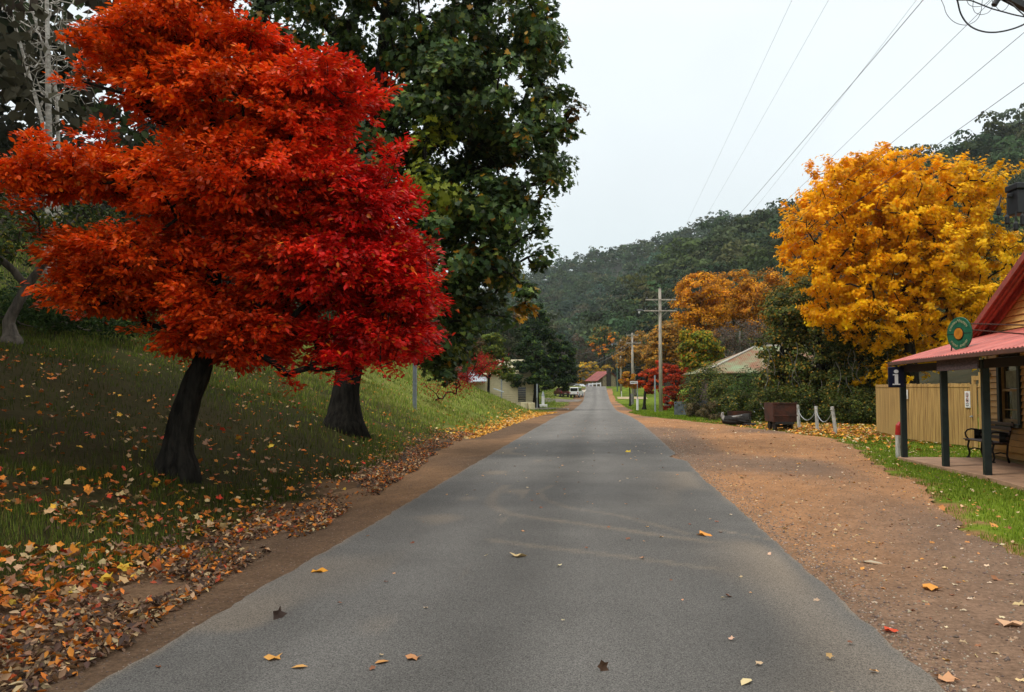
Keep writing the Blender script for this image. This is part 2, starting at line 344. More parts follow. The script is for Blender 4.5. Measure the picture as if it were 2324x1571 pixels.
# ================================================================== THE SETTING
def graded(a, b, s0, g, smax): 
    out = [a]; s = s0
    while out[-1] < b: out.append(out[-1]+s); s = min(s*g, smax)
    return out
xs = np.array(sorted(set([-v for v in graded(0, 900, .14, 1.018, 40)]+graded(0, 900, .14, 1.018, 40))))
yy = np.array(sorted(set([-v for v in graded(0, 60, .3, 1.15, 6)]+graded(0, 2500, .14, 1.011, 60))))
X, Y = np.meshgrid(xs, yy); Z = hgt(X, Y)-.03
V = np.c_[X.ravel(), Y.ravel(), Z.ravel()]; nx = len(xs); ny = len(yy)
ii = (np.arange(ny-1)[:, None]*nx+np.arange(nx-1)[None]).ravel(); Fq = np.c_[ii, ii+1, ii+1+nx, ii+nx]
xf, yf = X.ravel(), Y.ravel()
n1 = (fbm(xf*1.1, yf*1.1)+.5).clip(0, 1)[:, None]; n2 = (fbm(xf*.35+9, yf*.25)+.5).clip(0, 1)[:, None]
gbank = np.array([.062, .085, .016])*(1-n1)+np.array([.15, .165, .035])*n1; gbank = gbank*np.interp(yf, [6, 9.5, 15, 26], [1.1, .5, .5, 1.4])[:, None]; gbank = gbank*(1-.45*n2)+np.array([.13, .085, .035])*.45*n2  # bank colour darkened along y for the shade under the trees
glawn = np.array([.07, .10, .012])*(1-n1)+np.array([.15, .20, .02])*n1
wood = np.array([.035, .035, .018])*(1-n1)+np.array([.055, .045, .025])*n1
col = np.where((xf > 0)[:, None], glawn, gbank)
shade = (sstep(13, 10, np.hypot(xf+8.5, (yf-15)*.8))*(xf < -3.5))[:, None]; col = col*(1-.8*shade)+np.array([.022, .016, .009])*.8*shade  # tree shade blended into the ground colour of the bank
edge_r = ((xf > 0) & (yf < 60) & (xf < lawnx(yf)+.55*vnoise(xf*2.5, yf*2.5)-.1))[:, None]; col = np.where(edge_r, np.array([.24, .13, .06]), col)
far = np.maximum(sstep(16, 24, -xf), sstep(30, 40, xf))[:, None]; col = col*(1-far)+wood*far
toem = ((xf > toe(yf)-.5-.5*fbm(xf, yf)) & (xf < 0) & (yf < 30))[:, None]; col = np.where(toem, np.array([.11, .065, .035]), col)
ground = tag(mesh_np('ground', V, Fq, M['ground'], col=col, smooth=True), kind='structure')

def strip(name, ys, xl, xr, nacross, dz, m, colfn, kind='structure'):
    ys = np.asarray(ys); t = np.linspace(0, 1, nacross); Xs = xl[:, None]*(1-t)+xr[:, None]*t; Ys = np.repeat(ys[:, None], nacross, 1)
    Zs = hgt(Xs, Ys)+dz
    V = np.c_[Xs.ravel(), Ys.ravel(), Zs.ravel()]; k = nacross
    ii = (np.arange(len(ys)-1)[:, None]*k+np.arange(k-1)[None]).ravel(); Fq = np.c_[ii, ii+1, ii+1+k, ii+k]
    return tag(mesh_np(name, V, Fq, m, col=colfn(V[:, 0], V[:, 1], np.tile(t, len(ys))), smooth=True), kind=kind)
yr = np.array(graded(-8, 240, .05, 1.004, 1.2))
def edge_n(y, s): return .022*fbm(y*2.3, y*0+s)+.03*fbm(y*.5, y*0+s+5)+.028*fbm(y*9, y*0+s+8)
wl = np.interp(yr, [0, 60, 100, 240], [2.22, 2.2, 2.2, 2.2])
rl = rc(yr)-wl+edge_n(yr, 2); rr = rc(yr)+wl+edge_n(yr, 31)-.28*np.exp(-((yr-19.3)/.7)**2)+.12*sstep(16.5, 19, yr)*(yr < 19.3)
# curved dusty tyre tracks on the asphalt (seen in the picture as pale arcs)
def track(pts):
    g = np.array([G(*p)[:2] for p in pts]); s = np.linspace(0, 1, len(g)); q = np.linspace(0, 1, 160)
    g2 = np.stack([np.interp(q, s, g[:, i]) for i in (0, 1)], 1)
    k = np.hanning(25); k /= k.sum(); pad = np.pad(g2, ((12, 12), (0, 0)), mode='edge')
    return np.stack([np.convolve(pad[:, i], k, 'valid') for i in (0, 1)], 1)
TR = [(track([(1150, 1105), (1118, 1130), (1112, 1150), (1150, 1172), (1240, 1185), (1370, 1203), (1500, 1222), (1640, 1240)]), .085, .20),
      (track([(1255, 1105), (1222, 1120), (1232, 1137), (1290, 1158), (1400, 1175), (1500, 1200), (1560, 1218)]), .06, .14),
      (track([(1110, 1232), (1200, 1245), (1330, 1262), (1450, 1277), (1560, 1292), (1700, 1308)]), .075, .18),
      (track([(1620, 1208), (1700, 1222), (1760, 1235)]), .04, .25)]
def road_col(x, y, t):
    g = np.full(len(x), .132); u = x-rc(y)
    g *= 1+.24*np.exp(-((u+1.15)/.42)**2)*np.interp(y, [2, 20, 60], [1, .6, .3])+.12*np.exp(-((u-.35)/.35)**2)-.14*np.exp(-((u+.25)/.3)**2)-.12*np.exp(-((u-1.5)/.4)**2)
    g *= 1+.14*fbm(x*.8, y*.18)+.16*fbm(x*2.5, y*1.2)+.10*fbm(x*.3, y*2.2)
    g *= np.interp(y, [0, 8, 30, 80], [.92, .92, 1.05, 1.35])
    c = g[:, None]*np.array([1.0, .935, .84])
    dust = np.zeros(len(x)); near = (y < 30)
    for P, w, a in TR:
        idx = np.where(near & (y > P[:, 1].min()-1) & (y < P[:, 1].max()+1))[0]
        for ch in np.array_split(idx, max(1, len(idx)//8000)):
            d = np.sqrt(((np.c_[x[ch], y[ch]][:, None]-P[None])**2).sum(2)).min(1)
            dust[ch] = np.maximum(dust[ch], a*np.exp(-(d/w)**4)*(.6+.8*(vnoise(x[ch]*9, y[ch]*9))))
    e = np.minimum(t, 1-t)*4.44; dust = np.maximum(dust, .45*np.exp(-(e/.03)**1.2)*vnoise(x*9, y*5))
    dust = np.maximum(dust, .38*np.exp(-(((1-t)*4.44)/.6)**2)*sstep(.4, .8, vnoise(x*1.5+4, y*.5))*(y < 16))
    dust = np.maximum(dust, .25*sstep(.62, .85, vnoise(x*2+4, y*1.1+7))*(x < -1.2)*(y < 22))
    dust = dust.clip(0, .85)[:, None]
    return c*(1-dust)+np.array([.36, .27, .18])*dust
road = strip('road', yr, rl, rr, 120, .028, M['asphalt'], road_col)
# broken asphalt edge thickness is given by the sheet lying above the verges; dirt verges
yv = np.array(graded(-8, 175, .07, 1.006, 1.5))
def dirtcol(base, alt, dark):
    def f(x, y, t):
        a = (fbm(x*.9, y*.5)+.5).clip(0, 1)[:, None]; b = sstep(.5, .8, vnoise(x*.5+7, y*.22))[:, None]; c = vnoise(x*6, y*6)[:, None]
        q = np.array(base)*(1-a)+np.array(alt)*a; q = q*(1-.75*b)+np.array(dark)*.75*b
        return q*(.82+.36*c)
    return f
ll = toe(yv)-.1+.3*fbm(yv*.9, yv*0+3)+np.interp(yv, [0, 60, 75, 95], [0, 0, -.6, -1.0])
strip('dirt_verge', yv, ll, rc(yv)-1.9, 30, .006, M['dirt'], dirtcol((.17, .10, .055), (.23, .13, .068), (.10, .065, .042)))
lr = lawnx(yv)+.15*fbm(yv*3, yv*0+2)
strip('gravel_verge', yv, rc(yv)+1.9, np.maximum(lr, rc(yv)+2.3), 60, .006, M['dirt'], dirtcol((.285, .15, .075), (.37, .185, .084), (.14, .10, .075)))
# little ditch of dark earth at the toe of the bank
yd = np.linspace(13, 25, 120)
tp_ = np.sin(np.linspace(0, math.pi, 120))**.6; strip('ditch', yd, toe(yd)-(.28+.2*vnoise(yd*2, yd*0))*tp_, toe(yd)+(.10+.2*vnoise(yd*3, yd*0+4))*tp_+.01, 10, .014, M['dirt'], dirtcol((.045, .03, .02), (.09, .06, .04), (.03, .02, .015)))
# side tracks, kerb and concrete apron by the far left drives
def patch(name, pts, m, colr, dz=.012, n=14):
    """a sheet between two pixel-picked edges that follows the ground"""
    g = [G(*p) for p in pts]; a0, a1, b1, b0 = [np.array(q) for q in g]
    u = np.linspace(0, 1, n*2); v = np.linspace(0, 1, n); V = []
    for i in u:
        for j in v:
            q = (a0*(1-i)+a1*i)*(1-j)+(b0*(1-i)+b1*i)*j; V.append([q[0], q[1], float(hgt(q[0], q[1]))+dz])
    V = np.array(V); ii = (np.arange(2*n-1)[:, None]*n+np.arange(n-1)[None]).ravel(); Fq = np.c_[ii, ii+1, ii+1+n, ii+n]
    c = np.array(colr)*(.8+.4*vnoise(V[:, 0]*2, V[:, 1]*2))[:, None]
    return tag(mesh_np(name, V, Fq, m, col=c), kind='structure')
patch('side_track', [(1222, 914), (1312, 912), (1322, 907), (1232, 904)], M['dirt'], (.20, .17, .14), .02)
patch('concrete_apron', [(1306, 892), (1325, 892), (1331, 885), (1318, 886)], M['dirt'], (.55, .48, .38), .03)
patch('drive_entrance', [(1402, 906), (1470, 906), (1466, 901), (1400, 901)], M['dirt'], (.40, .30, .19), .03)
kb = MB(); g0, g1, g2 = G(1208, 929), G(1256, 928.5), G(1290, 930)
for a, b in ((g0, g1), (g1, g2)): kb.bar(a+[0, 0, .05], b+[0, 0, .05], .22, .16)
tag(kb.build('kerb', M['conc'], bevel=.02), kind='structure')

# ---- hills on the right and their forest
def hill(name, ridge, D0, zb, nu=90, nv=40):
    px = np.array([r[0] for r in ridge], float); py = np.array([r[1] for r in ridge], float); Dd = np.array([r[2] for r in ridge], float)
    U = np.linspace(px[0], px[-1], nu); out = []
    for i, u in enumerate(U):
        D = np.interp(u, px, Dd); top = at(u, np.interp(u, px, py), D); top = top.copy(); foot = at(u, 882, np.interp(u, [1500, 1750], D0) if isinstance(D0, tuple) else D0); foot[2] = zb
        for v in np.linspace(0, 1.35, nv):
            if v <= 1: q = foot*(1-v)+top*v; q[2] = zb+(top[2]-zb)*(v**1.12)
            else: q = top+(top-foot)*(v-1); q[2] = top[2]-(top[2]-zb)*(v-1)*2
            out.append(q)
    P = np.array(out); P[:, 2] += 5*fbm(P[:, 0]*.02, P[:, 1]*.02)*np.tile(np.minimum(1, np.linspace(0, 3, nv)), nu)
    ii = (np.arange(nu-1)[:, None]*nv+np.arange(nv-1)[None]).ravel(); Fq = np.c_[ii, ii+1, ii+1+nv, ii+nv]
    tag(mesh_np(name, P, Fq, M['forestfloor'], smooth=True), kind='structure'); return P.reshape(nu, nv, 3)
def gum_template(nf, h, cr, seed, narrow=1.0):
    """one eucalypt: leaf clumps in rounded lobes; returns centres, normals, lobe shade"""
    r = np.random.default_rng(seed); nl = r.integers(9, 14); C = []; N = []; S = []
    lob = np.c_[r.normal(0, .45, nl)*cr*narrow, r.normal(0, .45, nl)*cr*narrow, h*r.uniform(.5, .93, nl)]; lr = cr*r.uniform(.32, .55, nl)
    k = r.integers(0, nl, nf); d = r.normal(size=(nf, 3)); d /= np.linalg.norm(d, axis=1)[:, None]; d[:, 2] = np.abs(d[:, 2])*1.0-.25
    return lob[k]+d*lr[k][:, None]*np.array([1, 1, .62])*r.uniform(.75, 1.05, (nf, 1)), d, r.uniform(.75, 1.25, nl)[k]
def forest(name, pos, hs, nf, leaf, cols, wts, label=None, cr=.33, narrow=1.0, seed=0, kind='stuff', trunks=True):
    tm = [gum_template(nf, 1.0, cr, seed+s, narrow) for s in range(6)]; Cs = []; Ns = []; K = []; Sz = []
    base = mixcol(cols, wts, len(pos), .30); tv = []; tf = []; n0 = 0
    for i, p in enumerate(pos):
        c, d, s = tm[i % 6]; a = rng.uniform(0, 6.28); ca, sa = math.cos(a), math.sin(a); Rm = np.array([[ca, -sa, 0], [sa, ca, 0], [0, 0, 1]])
        h = hs[i]; w = h*rng.uniform(.8, 1.15)
        Cs.append((c@Rm.T)*np.array([w, w, h])+p); Ns.append(d@Rm.T); K.append(base[i][None]*s[:, None]); Sz.append(np.full(len(c), leaf*h/18))
    C = np.concatenate(Cs); N = np.concatenate(Ns)+rng.normal(size=(len(C), 3))*.35+[0, 0, .3]; K = np.concatenate(K)*rng.uniform(.75, 1.25, (len(C), 1))
    V, Fc, tn = scatter(C, N, np.concatenate(Sz)*rng.uniform(.6, 1.3, len(C)), T_DIA)
    o = tag(mesh_np(name, V, Fc, M['needle'], col=np.repeat(K, tn, 0)), kind=kind, label=label, cat='forest' if kind == 'stuff' else None)
    return o
GUM = [(.060, .088, .042), (.078, .098, .046), (.042, .064, .036), (.10, .10, .05), (.066, .10, .06)]
far = hill('hill', [(900, 655, 900), (1150, 650, 850), (1240, 634, 820), (1300, 612, 800), (1400, 590, 760), (1500, 556, 720), (1600, 534, 690), (1700, 508, 660), (1810, 488, 640), (2060, 425, 600), (2500, 300, 560), (3200, 150, 520)], 330, -2)
near_h = hill('hill', [(1250, 870, 330), (1385, 830, 330), (1450, 735, 330), (1500, 690, 335), (1560, 655, 340), (1650, 622, 340), (1750, 595, 340), (1830, 560, 340), (2060, 450, 330), (2200, 405, 320), (2324, 358, 310), (2700, 200, 300), (3300, 60, 290)], (280, 165), -1)
def pick(Hh, n, vmax=1.04, umin=0, umax=1, pw=.8):
    nu, nv, _ = Hh.shape; u = rng.uniform(umin, umax, n)*(nu-1); v = (rng.uniform(0, 1, n)**pw)*vmax/1.35*(nv-1)
    i = u.astype(int).clip(0, nu-2); j = v.astype(int).clip(0, nv-2); a = (u-i)[:, None]; b = (v-j)[:, None]
    return (Hh[i, j]*(1-a)+Hh[i+1, j]*a)*(1-b)+(Hh[i, j+1]*(1-a)+Hh[i+1, j+1]*a)*b
p1 = pick(far, 4600, umin=.10, umax=.62); forest('forest', p1, rng.uniform(8, 14, len(p1))*np.where(rng.random(len(p1)) < .15, 1.4, 1), 100, 2.0, GUM, [3, 3, 2, 1, 2], 'grey green gum forest covering the far ridge', seed=3)
p2 = pick(near_h, 1500, umin=.05, umax=.62); forest('forest', p2, rng.uniform(12, 20, len(p2))*np.where(rng.random(len(p2)) < .2, 1.35, 1), 420, 1.0, [(.060, .085, .034), (.090, .105, .040), (.045, .065, .030), (.12, .125, .045), (.065, .10, .050)], [3, 3, 2, 1, 2], 'darker gum forest covering the nearer hillside', seed=21)
# ---- wooded slope rising on the left
pl = []
for _ in range(1900):
    x = -rng.uniform(15, 150); y = rng.uniform(2, 330)
    if _ < 60: x = -rng.uniform(12, 26); y = rng.uniform(-14, min(13, -x*.95-6.5))  # unseen trees added left of the frame to block light from the bank
    elif x > -21 and y < 75: continue
    pl.append(on(x, y))
pl = np.array(pl); forest('forest', pl, rng.uniform(9, 17, len(pl)), 300, .9, [(.045, .06, .028), (.06, .062, .035), (.035, .045, .026), (.075, .065, .045)], [3, 2, 2, 2], 'dark misty wood on the steep slope behind the red tree, with unseen trees added to shade the bank', seed=40)

# ---- sky and light
w = bpy.data.worlds.new('World'); SC.world = w; w.use_nodes = True; nt = w.node_tree; nn = nt.nodes; nn.clear(); ln = nt.links
SUN_EL, SUN_AZ = R(52), R(-118)     # azimuth measured clockwise from +Y
out = nn.new('ShaderNodeOutputWorld'); sky = nn.new('ShaderNodeTexSky'); sky.sky_type = 'NISHITA'; sky.sun_disc = False; sky.sun_elevation = SUN_EL; sky.sun_rotation = SUN_AZ
bg1 = nn.new('ShaderNodeBackground'); bg1.inputs[1].default_value = .08; ln.new(sky.outputs[0], bg1.inputs[0])
tc = nn.new('ShaderNodeTexCoord'); sep = nn.new('ShaderNodeSeparateXYZ'); ln.new(tc.outputs['Generated'], sep.inputs[0])
cr = nn.new('ShaderNodeValToRGB'); e = cr.color_ramp.elements; e[0].position = 0; e[0].color = (.74, .81, .83, 1); e[1].position = 1; e[1].color = (1, 1, 1, 1)
for p_, c_ in ((.12, (.76, .84, .865)), (.24, (.84, .90, .925)), (.45, (.88, .94, .965))): q = e.new(p_); q.color = (*c_, 1)
ln.new(sep.outputs['Z'], cr.inputs[0])
nz = nn.new('ShaderNodeTexNoise'); nz.inputs['Scale'].default_value = 2.2; nz.inputs['Detail'].default_value = 4; ln.new(tc.outputs['Generated'], nz.inputs[0])
mr = nn.new('ShaderNodeMapRange'); mr.inputs['From Min'].default_value = .3; mr.inputs['From Max'].default_value = .7; mr.inputs['To Min'].default_value = .86; mr.inputs['To Max'].default_value = 1.0; ln.new(nz.outputs['Fac'], mr.inputs[0])
zb = nn.new('ShaderNodeMapRange'); zb.inputs['From Min'].default_value = .4; zb.inputs['From Max'].default_value = 1; zb.inputs['To Min'].default_value = 1; zb.inputs['To Max'].default_value = 1.7; ln.new(sep.outputs['Z'], zb.inputs[0])
mu = nn.new('ShaderNodeMath'); mu.operation = 'MULTIPLY'; ln.new(mr.outputs[0], mu.inputs[0]); ln.new(zb.outputs[0], mu.inputs[1])
bg2 = nn.new('ShaderNodeBackground'); ln.new(cr.outputs[0], bg2.inputs[0]); ln.new(mu.outputs[0], bg2.inputs[1])
mx = nn.new('ShaderNodeMixShader'); mx.inputs[0].default_value = .92; ln.new(bg1.outputs[0], mx.inputs[1]); ln.new(bg2.outputs[0], mx.inputs[2]); ln.new(mx.outputs[0], out.inputs[0])
sl = bpy.data.lights.new('sun', 'SUN'); sl.energy = 1.5; sl.angle = R(14); sl.color = (1, .95, .88); so = bpy.data.objects.new('sun', sl); COL.objects.link(so)
sd = Vector((math.sin(SUN_AZ)*math.cos(SUN_EL), math.cos(SUN_AZ)*math.cos(SUN_EL), math.sin(SUN_EL))); so.rotation_euler = sd.to_track_quat('Z', 'Y').to_euler()
cd = bpy.data.cameras.new('camera'); co = bpy.data.objects.new('camera', cd); COL.objects.link(co); SC.camera = co
cd.sensor_width = 36; cd.lens = 36*F/2324; cd.clip_start = .05; cd.clip_end = 6000
co.location = (0, 0, H); co.rotation_euler = (math.pi/2+PIT, 0, YAW)
SC.view_settings.view_transform = 'Standard'; SC.view_settings.look = 'None'; SC.view_settings.exposure = .36; SC.view_settings.gamma = 1
# ================================================================== TREES
def TP(base, *pp):   # trunk points from picture positions at the depth of the base
    D = depth(base); return [base]+[at(a, b, D+(c[0] if c else 0)) for a, b, *c in pp]
# --- the red tree in the foreground
b = G(398, 1078); D = depth(b)
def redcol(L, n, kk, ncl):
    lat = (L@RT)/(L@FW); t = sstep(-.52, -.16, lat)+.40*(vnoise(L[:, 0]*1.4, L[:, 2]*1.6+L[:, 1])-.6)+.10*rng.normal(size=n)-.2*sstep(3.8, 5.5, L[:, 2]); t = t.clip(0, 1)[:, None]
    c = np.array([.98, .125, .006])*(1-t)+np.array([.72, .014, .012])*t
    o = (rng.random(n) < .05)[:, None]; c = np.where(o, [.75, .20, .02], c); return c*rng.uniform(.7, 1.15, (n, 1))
blobs = pblobs([(x, y, max(20, rx-46), max(12, ry-20)) for x, y, rx, ry in [(415, 70, 165, 80), (430, -80, 125, 90), (500, 230, 235, 105), (735, 215, 130, 70), (690, 310, 120, 80), (255, 400, 150, 65), (120, 415, 115, 46), (540, 430, 290, 125), (835, 480, 110, 90), (740, 420, 110, 80), (340, 590, 220, 90), (200, 600, 90, 55), (740, 620, 230, 110), (895, 600, 90, 80), (905, 695, 90, 80), (550, 740, 190, 75), (260, 670, 145, 55), (800, 775, 140, 70), (905, 775, 95, 50), (330, 130, 130, 60), (600, 120, 60, 50), (560, 790, 150, 50), (480, 690, 160, 60), (600, 560, 160, 80), (440, 770, 80, 45)]], D, None)
blobs = [(c, (r[0], min(max(r[0], .9), 2.0), r[2])) for c, r in blobs]
tips = np.array([at(x, y, D+rng.uniform(-1, .6)) for x, y in [(150, 85), (200, 70), (190, 110), (150, 190), (190, 185), (60, 325), (90, 335), (20, 385), (60, 380), (30, 470), (90, 530), (130, 560), (820, 215), (850, 205), (880, 350), (905, 345), (780, 145), (740, 130), (860, 215), (835, 195), (800, 150), (640, 95), (690, 125), (270, 40), (255, 90), (300, 10), (930, 430), (890, 340), (240, 140), (210, 300), (230, 290), (955, 480), (970, 560), (975, 640), (960, 700), (985, 800), (940, 820), (120, 640), (105, 690), (175, 720), (430, 820), (465, 800), (650, 850), (700, 835), (760, 865), (800, 860), (560, 800), (620, 810), (350, 740), (870, 845), (60, 430), (850, 430), (905, 450)]])
nt2 = np.array([min([c for c, r in blobs], key=lambda c: np.linalg.norm(c-t)) for t in tips]); tips = np.vstack([tips]+[tips*(1-a_)+nt2*a_+rng.normal(size=tips.shape)*.08 for a_ in (.18, .36, .55)])
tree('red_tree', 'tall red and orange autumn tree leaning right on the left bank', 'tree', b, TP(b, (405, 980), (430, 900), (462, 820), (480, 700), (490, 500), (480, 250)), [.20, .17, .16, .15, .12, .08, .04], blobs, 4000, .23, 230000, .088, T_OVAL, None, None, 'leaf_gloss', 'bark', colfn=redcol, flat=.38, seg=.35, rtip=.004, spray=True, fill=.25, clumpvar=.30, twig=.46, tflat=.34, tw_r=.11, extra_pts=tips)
# --- the big dark green maple behind it
b = G(780, 974); D = depth(b)
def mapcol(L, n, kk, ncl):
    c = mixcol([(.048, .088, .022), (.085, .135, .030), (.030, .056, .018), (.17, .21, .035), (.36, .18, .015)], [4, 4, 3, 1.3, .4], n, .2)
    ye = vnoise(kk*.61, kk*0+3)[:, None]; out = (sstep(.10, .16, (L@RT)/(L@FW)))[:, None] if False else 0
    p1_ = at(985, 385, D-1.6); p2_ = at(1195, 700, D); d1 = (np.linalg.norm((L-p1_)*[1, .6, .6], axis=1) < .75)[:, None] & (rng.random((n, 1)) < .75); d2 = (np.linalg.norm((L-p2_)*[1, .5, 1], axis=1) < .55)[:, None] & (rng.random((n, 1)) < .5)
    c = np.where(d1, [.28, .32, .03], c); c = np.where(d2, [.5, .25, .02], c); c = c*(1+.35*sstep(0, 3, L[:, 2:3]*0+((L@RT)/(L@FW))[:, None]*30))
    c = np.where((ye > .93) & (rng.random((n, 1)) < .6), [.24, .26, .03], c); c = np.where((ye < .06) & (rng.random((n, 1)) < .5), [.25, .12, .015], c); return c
blobs = pblobs([(900, 60, 300, 170), (1060, 60, 190, 140), (1130, 250, 160, 120), (960, 260, 220, 130), (1170, 370, 105, 90), (1060, 430, 170, 130), (1140, 500, 95, 90), (1020, 580, 170, 120), (1120, 620, 100, 80), (950, 700, 110, 90), (1050, 700, 100, 60), (1005, 790, 45, 60), (700, 60, 180, 130), (900, -160, 340, 150), (1120, -120, 150, 110), (640, 200, 150, 130), (720, 400, 160, 160), (980, 330, 150, 150), (900, 480, 160, 160), (1010, 180, 120, 120), (1230, 120, 40, 60), (1250, 290, 45, 60)], D, 2.6)
tips = np.array([at(x, y, D+rng.uniform(-1.4, 1.4)) for x, y in [(1245, 20), (1255, 95), (1235, 150), (1275, 215), (1300, 250), (1290, 300), (1275, 370), (1240, 410), (1215, 470), (1225, 520), (1235, 575), (1225, 600), (1195, 660), (1190, 700), (1150, 720), (1010, 850), (990, 830), (1060, 760), (1215, 300), (1200, 100)]])
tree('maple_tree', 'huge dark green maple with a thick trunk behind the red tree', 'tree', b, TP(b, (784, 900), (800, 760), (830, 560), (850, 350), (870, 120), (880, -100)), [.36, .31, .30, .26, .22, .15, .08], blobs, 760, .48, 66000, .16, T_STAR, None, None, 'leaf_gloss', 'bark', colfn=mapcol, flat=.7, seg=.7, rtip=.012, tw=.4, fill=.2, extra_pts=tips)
# --- big orange tree behind the paling fence
b = on(*(at(2075, 960, 38)[:2])); D = 38
def yelcol(L, n, kk, ncl):
    lat = (L@RT)/(L@FW); g = (sstep(.44, .60, lat)*.55+.5*(vnoise(kk*.37, kk*0)-.35)+.12*rng.normal(size=n)).clip(0, .8)[:, None]
    g = np.maximum(g, (.85*sstep(5.5, 2.5, L[:, 2]))[:, None]*rng.uniform(.4, 1, (n, 1)))
    c = np.array([1.0, .48, .004])*(1-g)+np.array([.80, .52, .012])*g; return c*rng.uniform(.85, 1.1, (n, 1))
blobs = pblobs([(2010, 450, 120, 90), (1900, 440, 95, 65), (1860, 530, 80, 85), (2030, 590, 180, 120), (1900, 620, 110, 90), (2150, 470, 110, 90), (2200, 570, 100, 110), (2130, 700, 130, 80), (1990, 730, 90, 70), (2230, 680, 70, 60), (2060, 790, 80, 50, 2), (2010, 385, 60, 40), (2140, 405, 60, 38), (2228, 430, 35, 40), (1935, 395, 50, 30), (2000, 520, 150, 110), (2110, 600, 130, 120), (1900, 700, 70, 50), (2010, 850, 60, 30), (2150, 800, 80, 50)], D, 3.2)
blobs = [(c, (r[0]*.88, r[1], r[2]*.86)) for c, r in blobs]
tips = np.array([at(x, y, D+rng.uniform(-2, 1)) for x, y in [(1835, 385), (1850, 400), (1905, 382), (1950, 372), (1990, 352), (2010, 338), (2015, 350), (2060, 372), (2125, 375), (2140, 385), (2235, 392), (2225, 410), (2285, 480), (2300, 560), (2275, 620), (1782, 480), (1790, 500), (1772, 585), (1778, 600), (1800, 640), (1860, 690), (1920, 770), (1985, 830), (2100, 850), (2240, 770)]])
tree('orange_tree', 'big golden orange tree standing behind the paling fence', 'tree', b, TP(b, (2072, 860), (2060, 740), (2050, 620), (2030, 480)), [.30, .26, .22, .16, .08], blobs, 1500, .50, 95000, .15, T_STAR, None, None, 'leaf', 'bark', colfn=yelcol, flat=.85, seg=.7, rtip=.012, tw=.4, fill=.15, clumpvar=.13, twig=.70, tflat=.95, extra_pts=tips)
# --- generic helper for the smaller trees
def small(name, label, px, py_base, D, blobs, ncl, clr, nleaf, ls, cols, wts, r=.15, tmpl=T_DIA, mk='leaf', bark='bark', lean=0, dr=None, fill=.4, base=None, top=None, **kw):
    bb = base if base is not None else (G(px, py_base) if D is None else on(*(at(px, py_base, D)[:2])))
    D = depth(bb); bl = pblobs(blobs, D, dr); zt = max(c[2]+.2*q[2] for c, q in bl) if top is None else top
    cx = np.mean([c for c, q in bl], 0); tip = np.array([cx[0]*.5+bb[0]*.5+lean, cx[1]*.5+bb[1]*.5, zt]); mid = bb*.6+tip*.4; mid[:2] = bb[:2]*.8+tip[:2]*.2
    return tree(name, label, 'tree', bb, [bb, mid, tip], [r, r*.75, r*.35], bl, ncl, clr, nleaf, ls, tmpl, cols, wts, mk, bark, fill=fill, seg=max(.4, clr), rtip=r*.06, **kw)
DKG = [(.020, .042, .014), (.030, .060, .018), (.050, .085, .022)]
small('green_tree', 'dark green bushy conical tree left of the far road', 1216, 927, 84, [(1213, 735, 36, 45), (1225, 790, 58, 45), (1232, 850, 72, 38), (1190, 850, 38, 36), (1283, 800, 26, 32), (1275, 850, 36, 36), (1212, 700, 16, 22)], 260, .55, 26000, .24, DKG+[(.13, .19, .03)], [4, 4, 2, 1.2], .3)
small('ash_tree', 'yellow green tree with drooping boughs above the cream building', 1108, 892, 72, [(1118, 785, 28, 30), (1105, 830, 32, 24), (1135, 830, 24, 28), (1085, 815, 30, 26), (1150, 850, 16, 16)], 130, .45, 11000, .20, [(.16, .20, .025), (.09, .13, .025), (.24, .22, .03)], [3, 3, 1], .14)
small('maple_tree', 'rust and brown leaved tree just behind the red bank shrub', 1060, 875, 60, [(1065, 800, 28, 22), (1080, 790, 20, 22)], 40, .4, 2500, .17, [(.16, .07, .03), (.14, .10, .03), (.08, .07, .03)], [3, 2, 2], .1)
# red spindly shrub on the bank
b = G(985, 917); D = depth(b); r0 = empty('red_shrub', b, 'thin stemmed red shrub on the grassy bank', 'shrub'); tg = []
for x, y in [(1090, 815), (1110, 830), (1060, 838), (1075, 820), (1050, 850), (1095, 845), (1030, 860), (1065, 862), (1045, 875), (1000, 880), (1015, 890), (970, 880), (1005, 905), (1035, 895), (990, 895), (960, 870), (1120, 822), (1082, 832), (1070, 846)]: tg.append(at(x, y, D+rng.uniform(-.5, .5)))
tg = np.array(tg); P, par, nt_ = skeleton([b, b+[.05, 0, .15]], tg, .3); bm = branch_mesh(P, par, nt_, .05, .04, .006, .4, 5); mesh_np('stem', bm[0], bm[1], M['bark'], r0)
kk = rng.integers(0, len(tg), 2600); kk = np.where(rng.random(2600) < .6, kk % 9, kk); L = tg[kk]+rng.normal(size=(2600, 3))*[.26, .26, .14]; V, Fc, tn = scatter(L, rng.normal(size=(2600, 3))+[0, 0, 1], rng.uniform(.05, .1, 2600), T_OVAL)
mesh_np('foliage', V, Fc, M['leaf'], r0, col=np.repeat(mixcol([(.42, .012, .02), (.30, .02, .012), (.5, .05, .02)], [3, 2, 1], 2600), tn, 0))
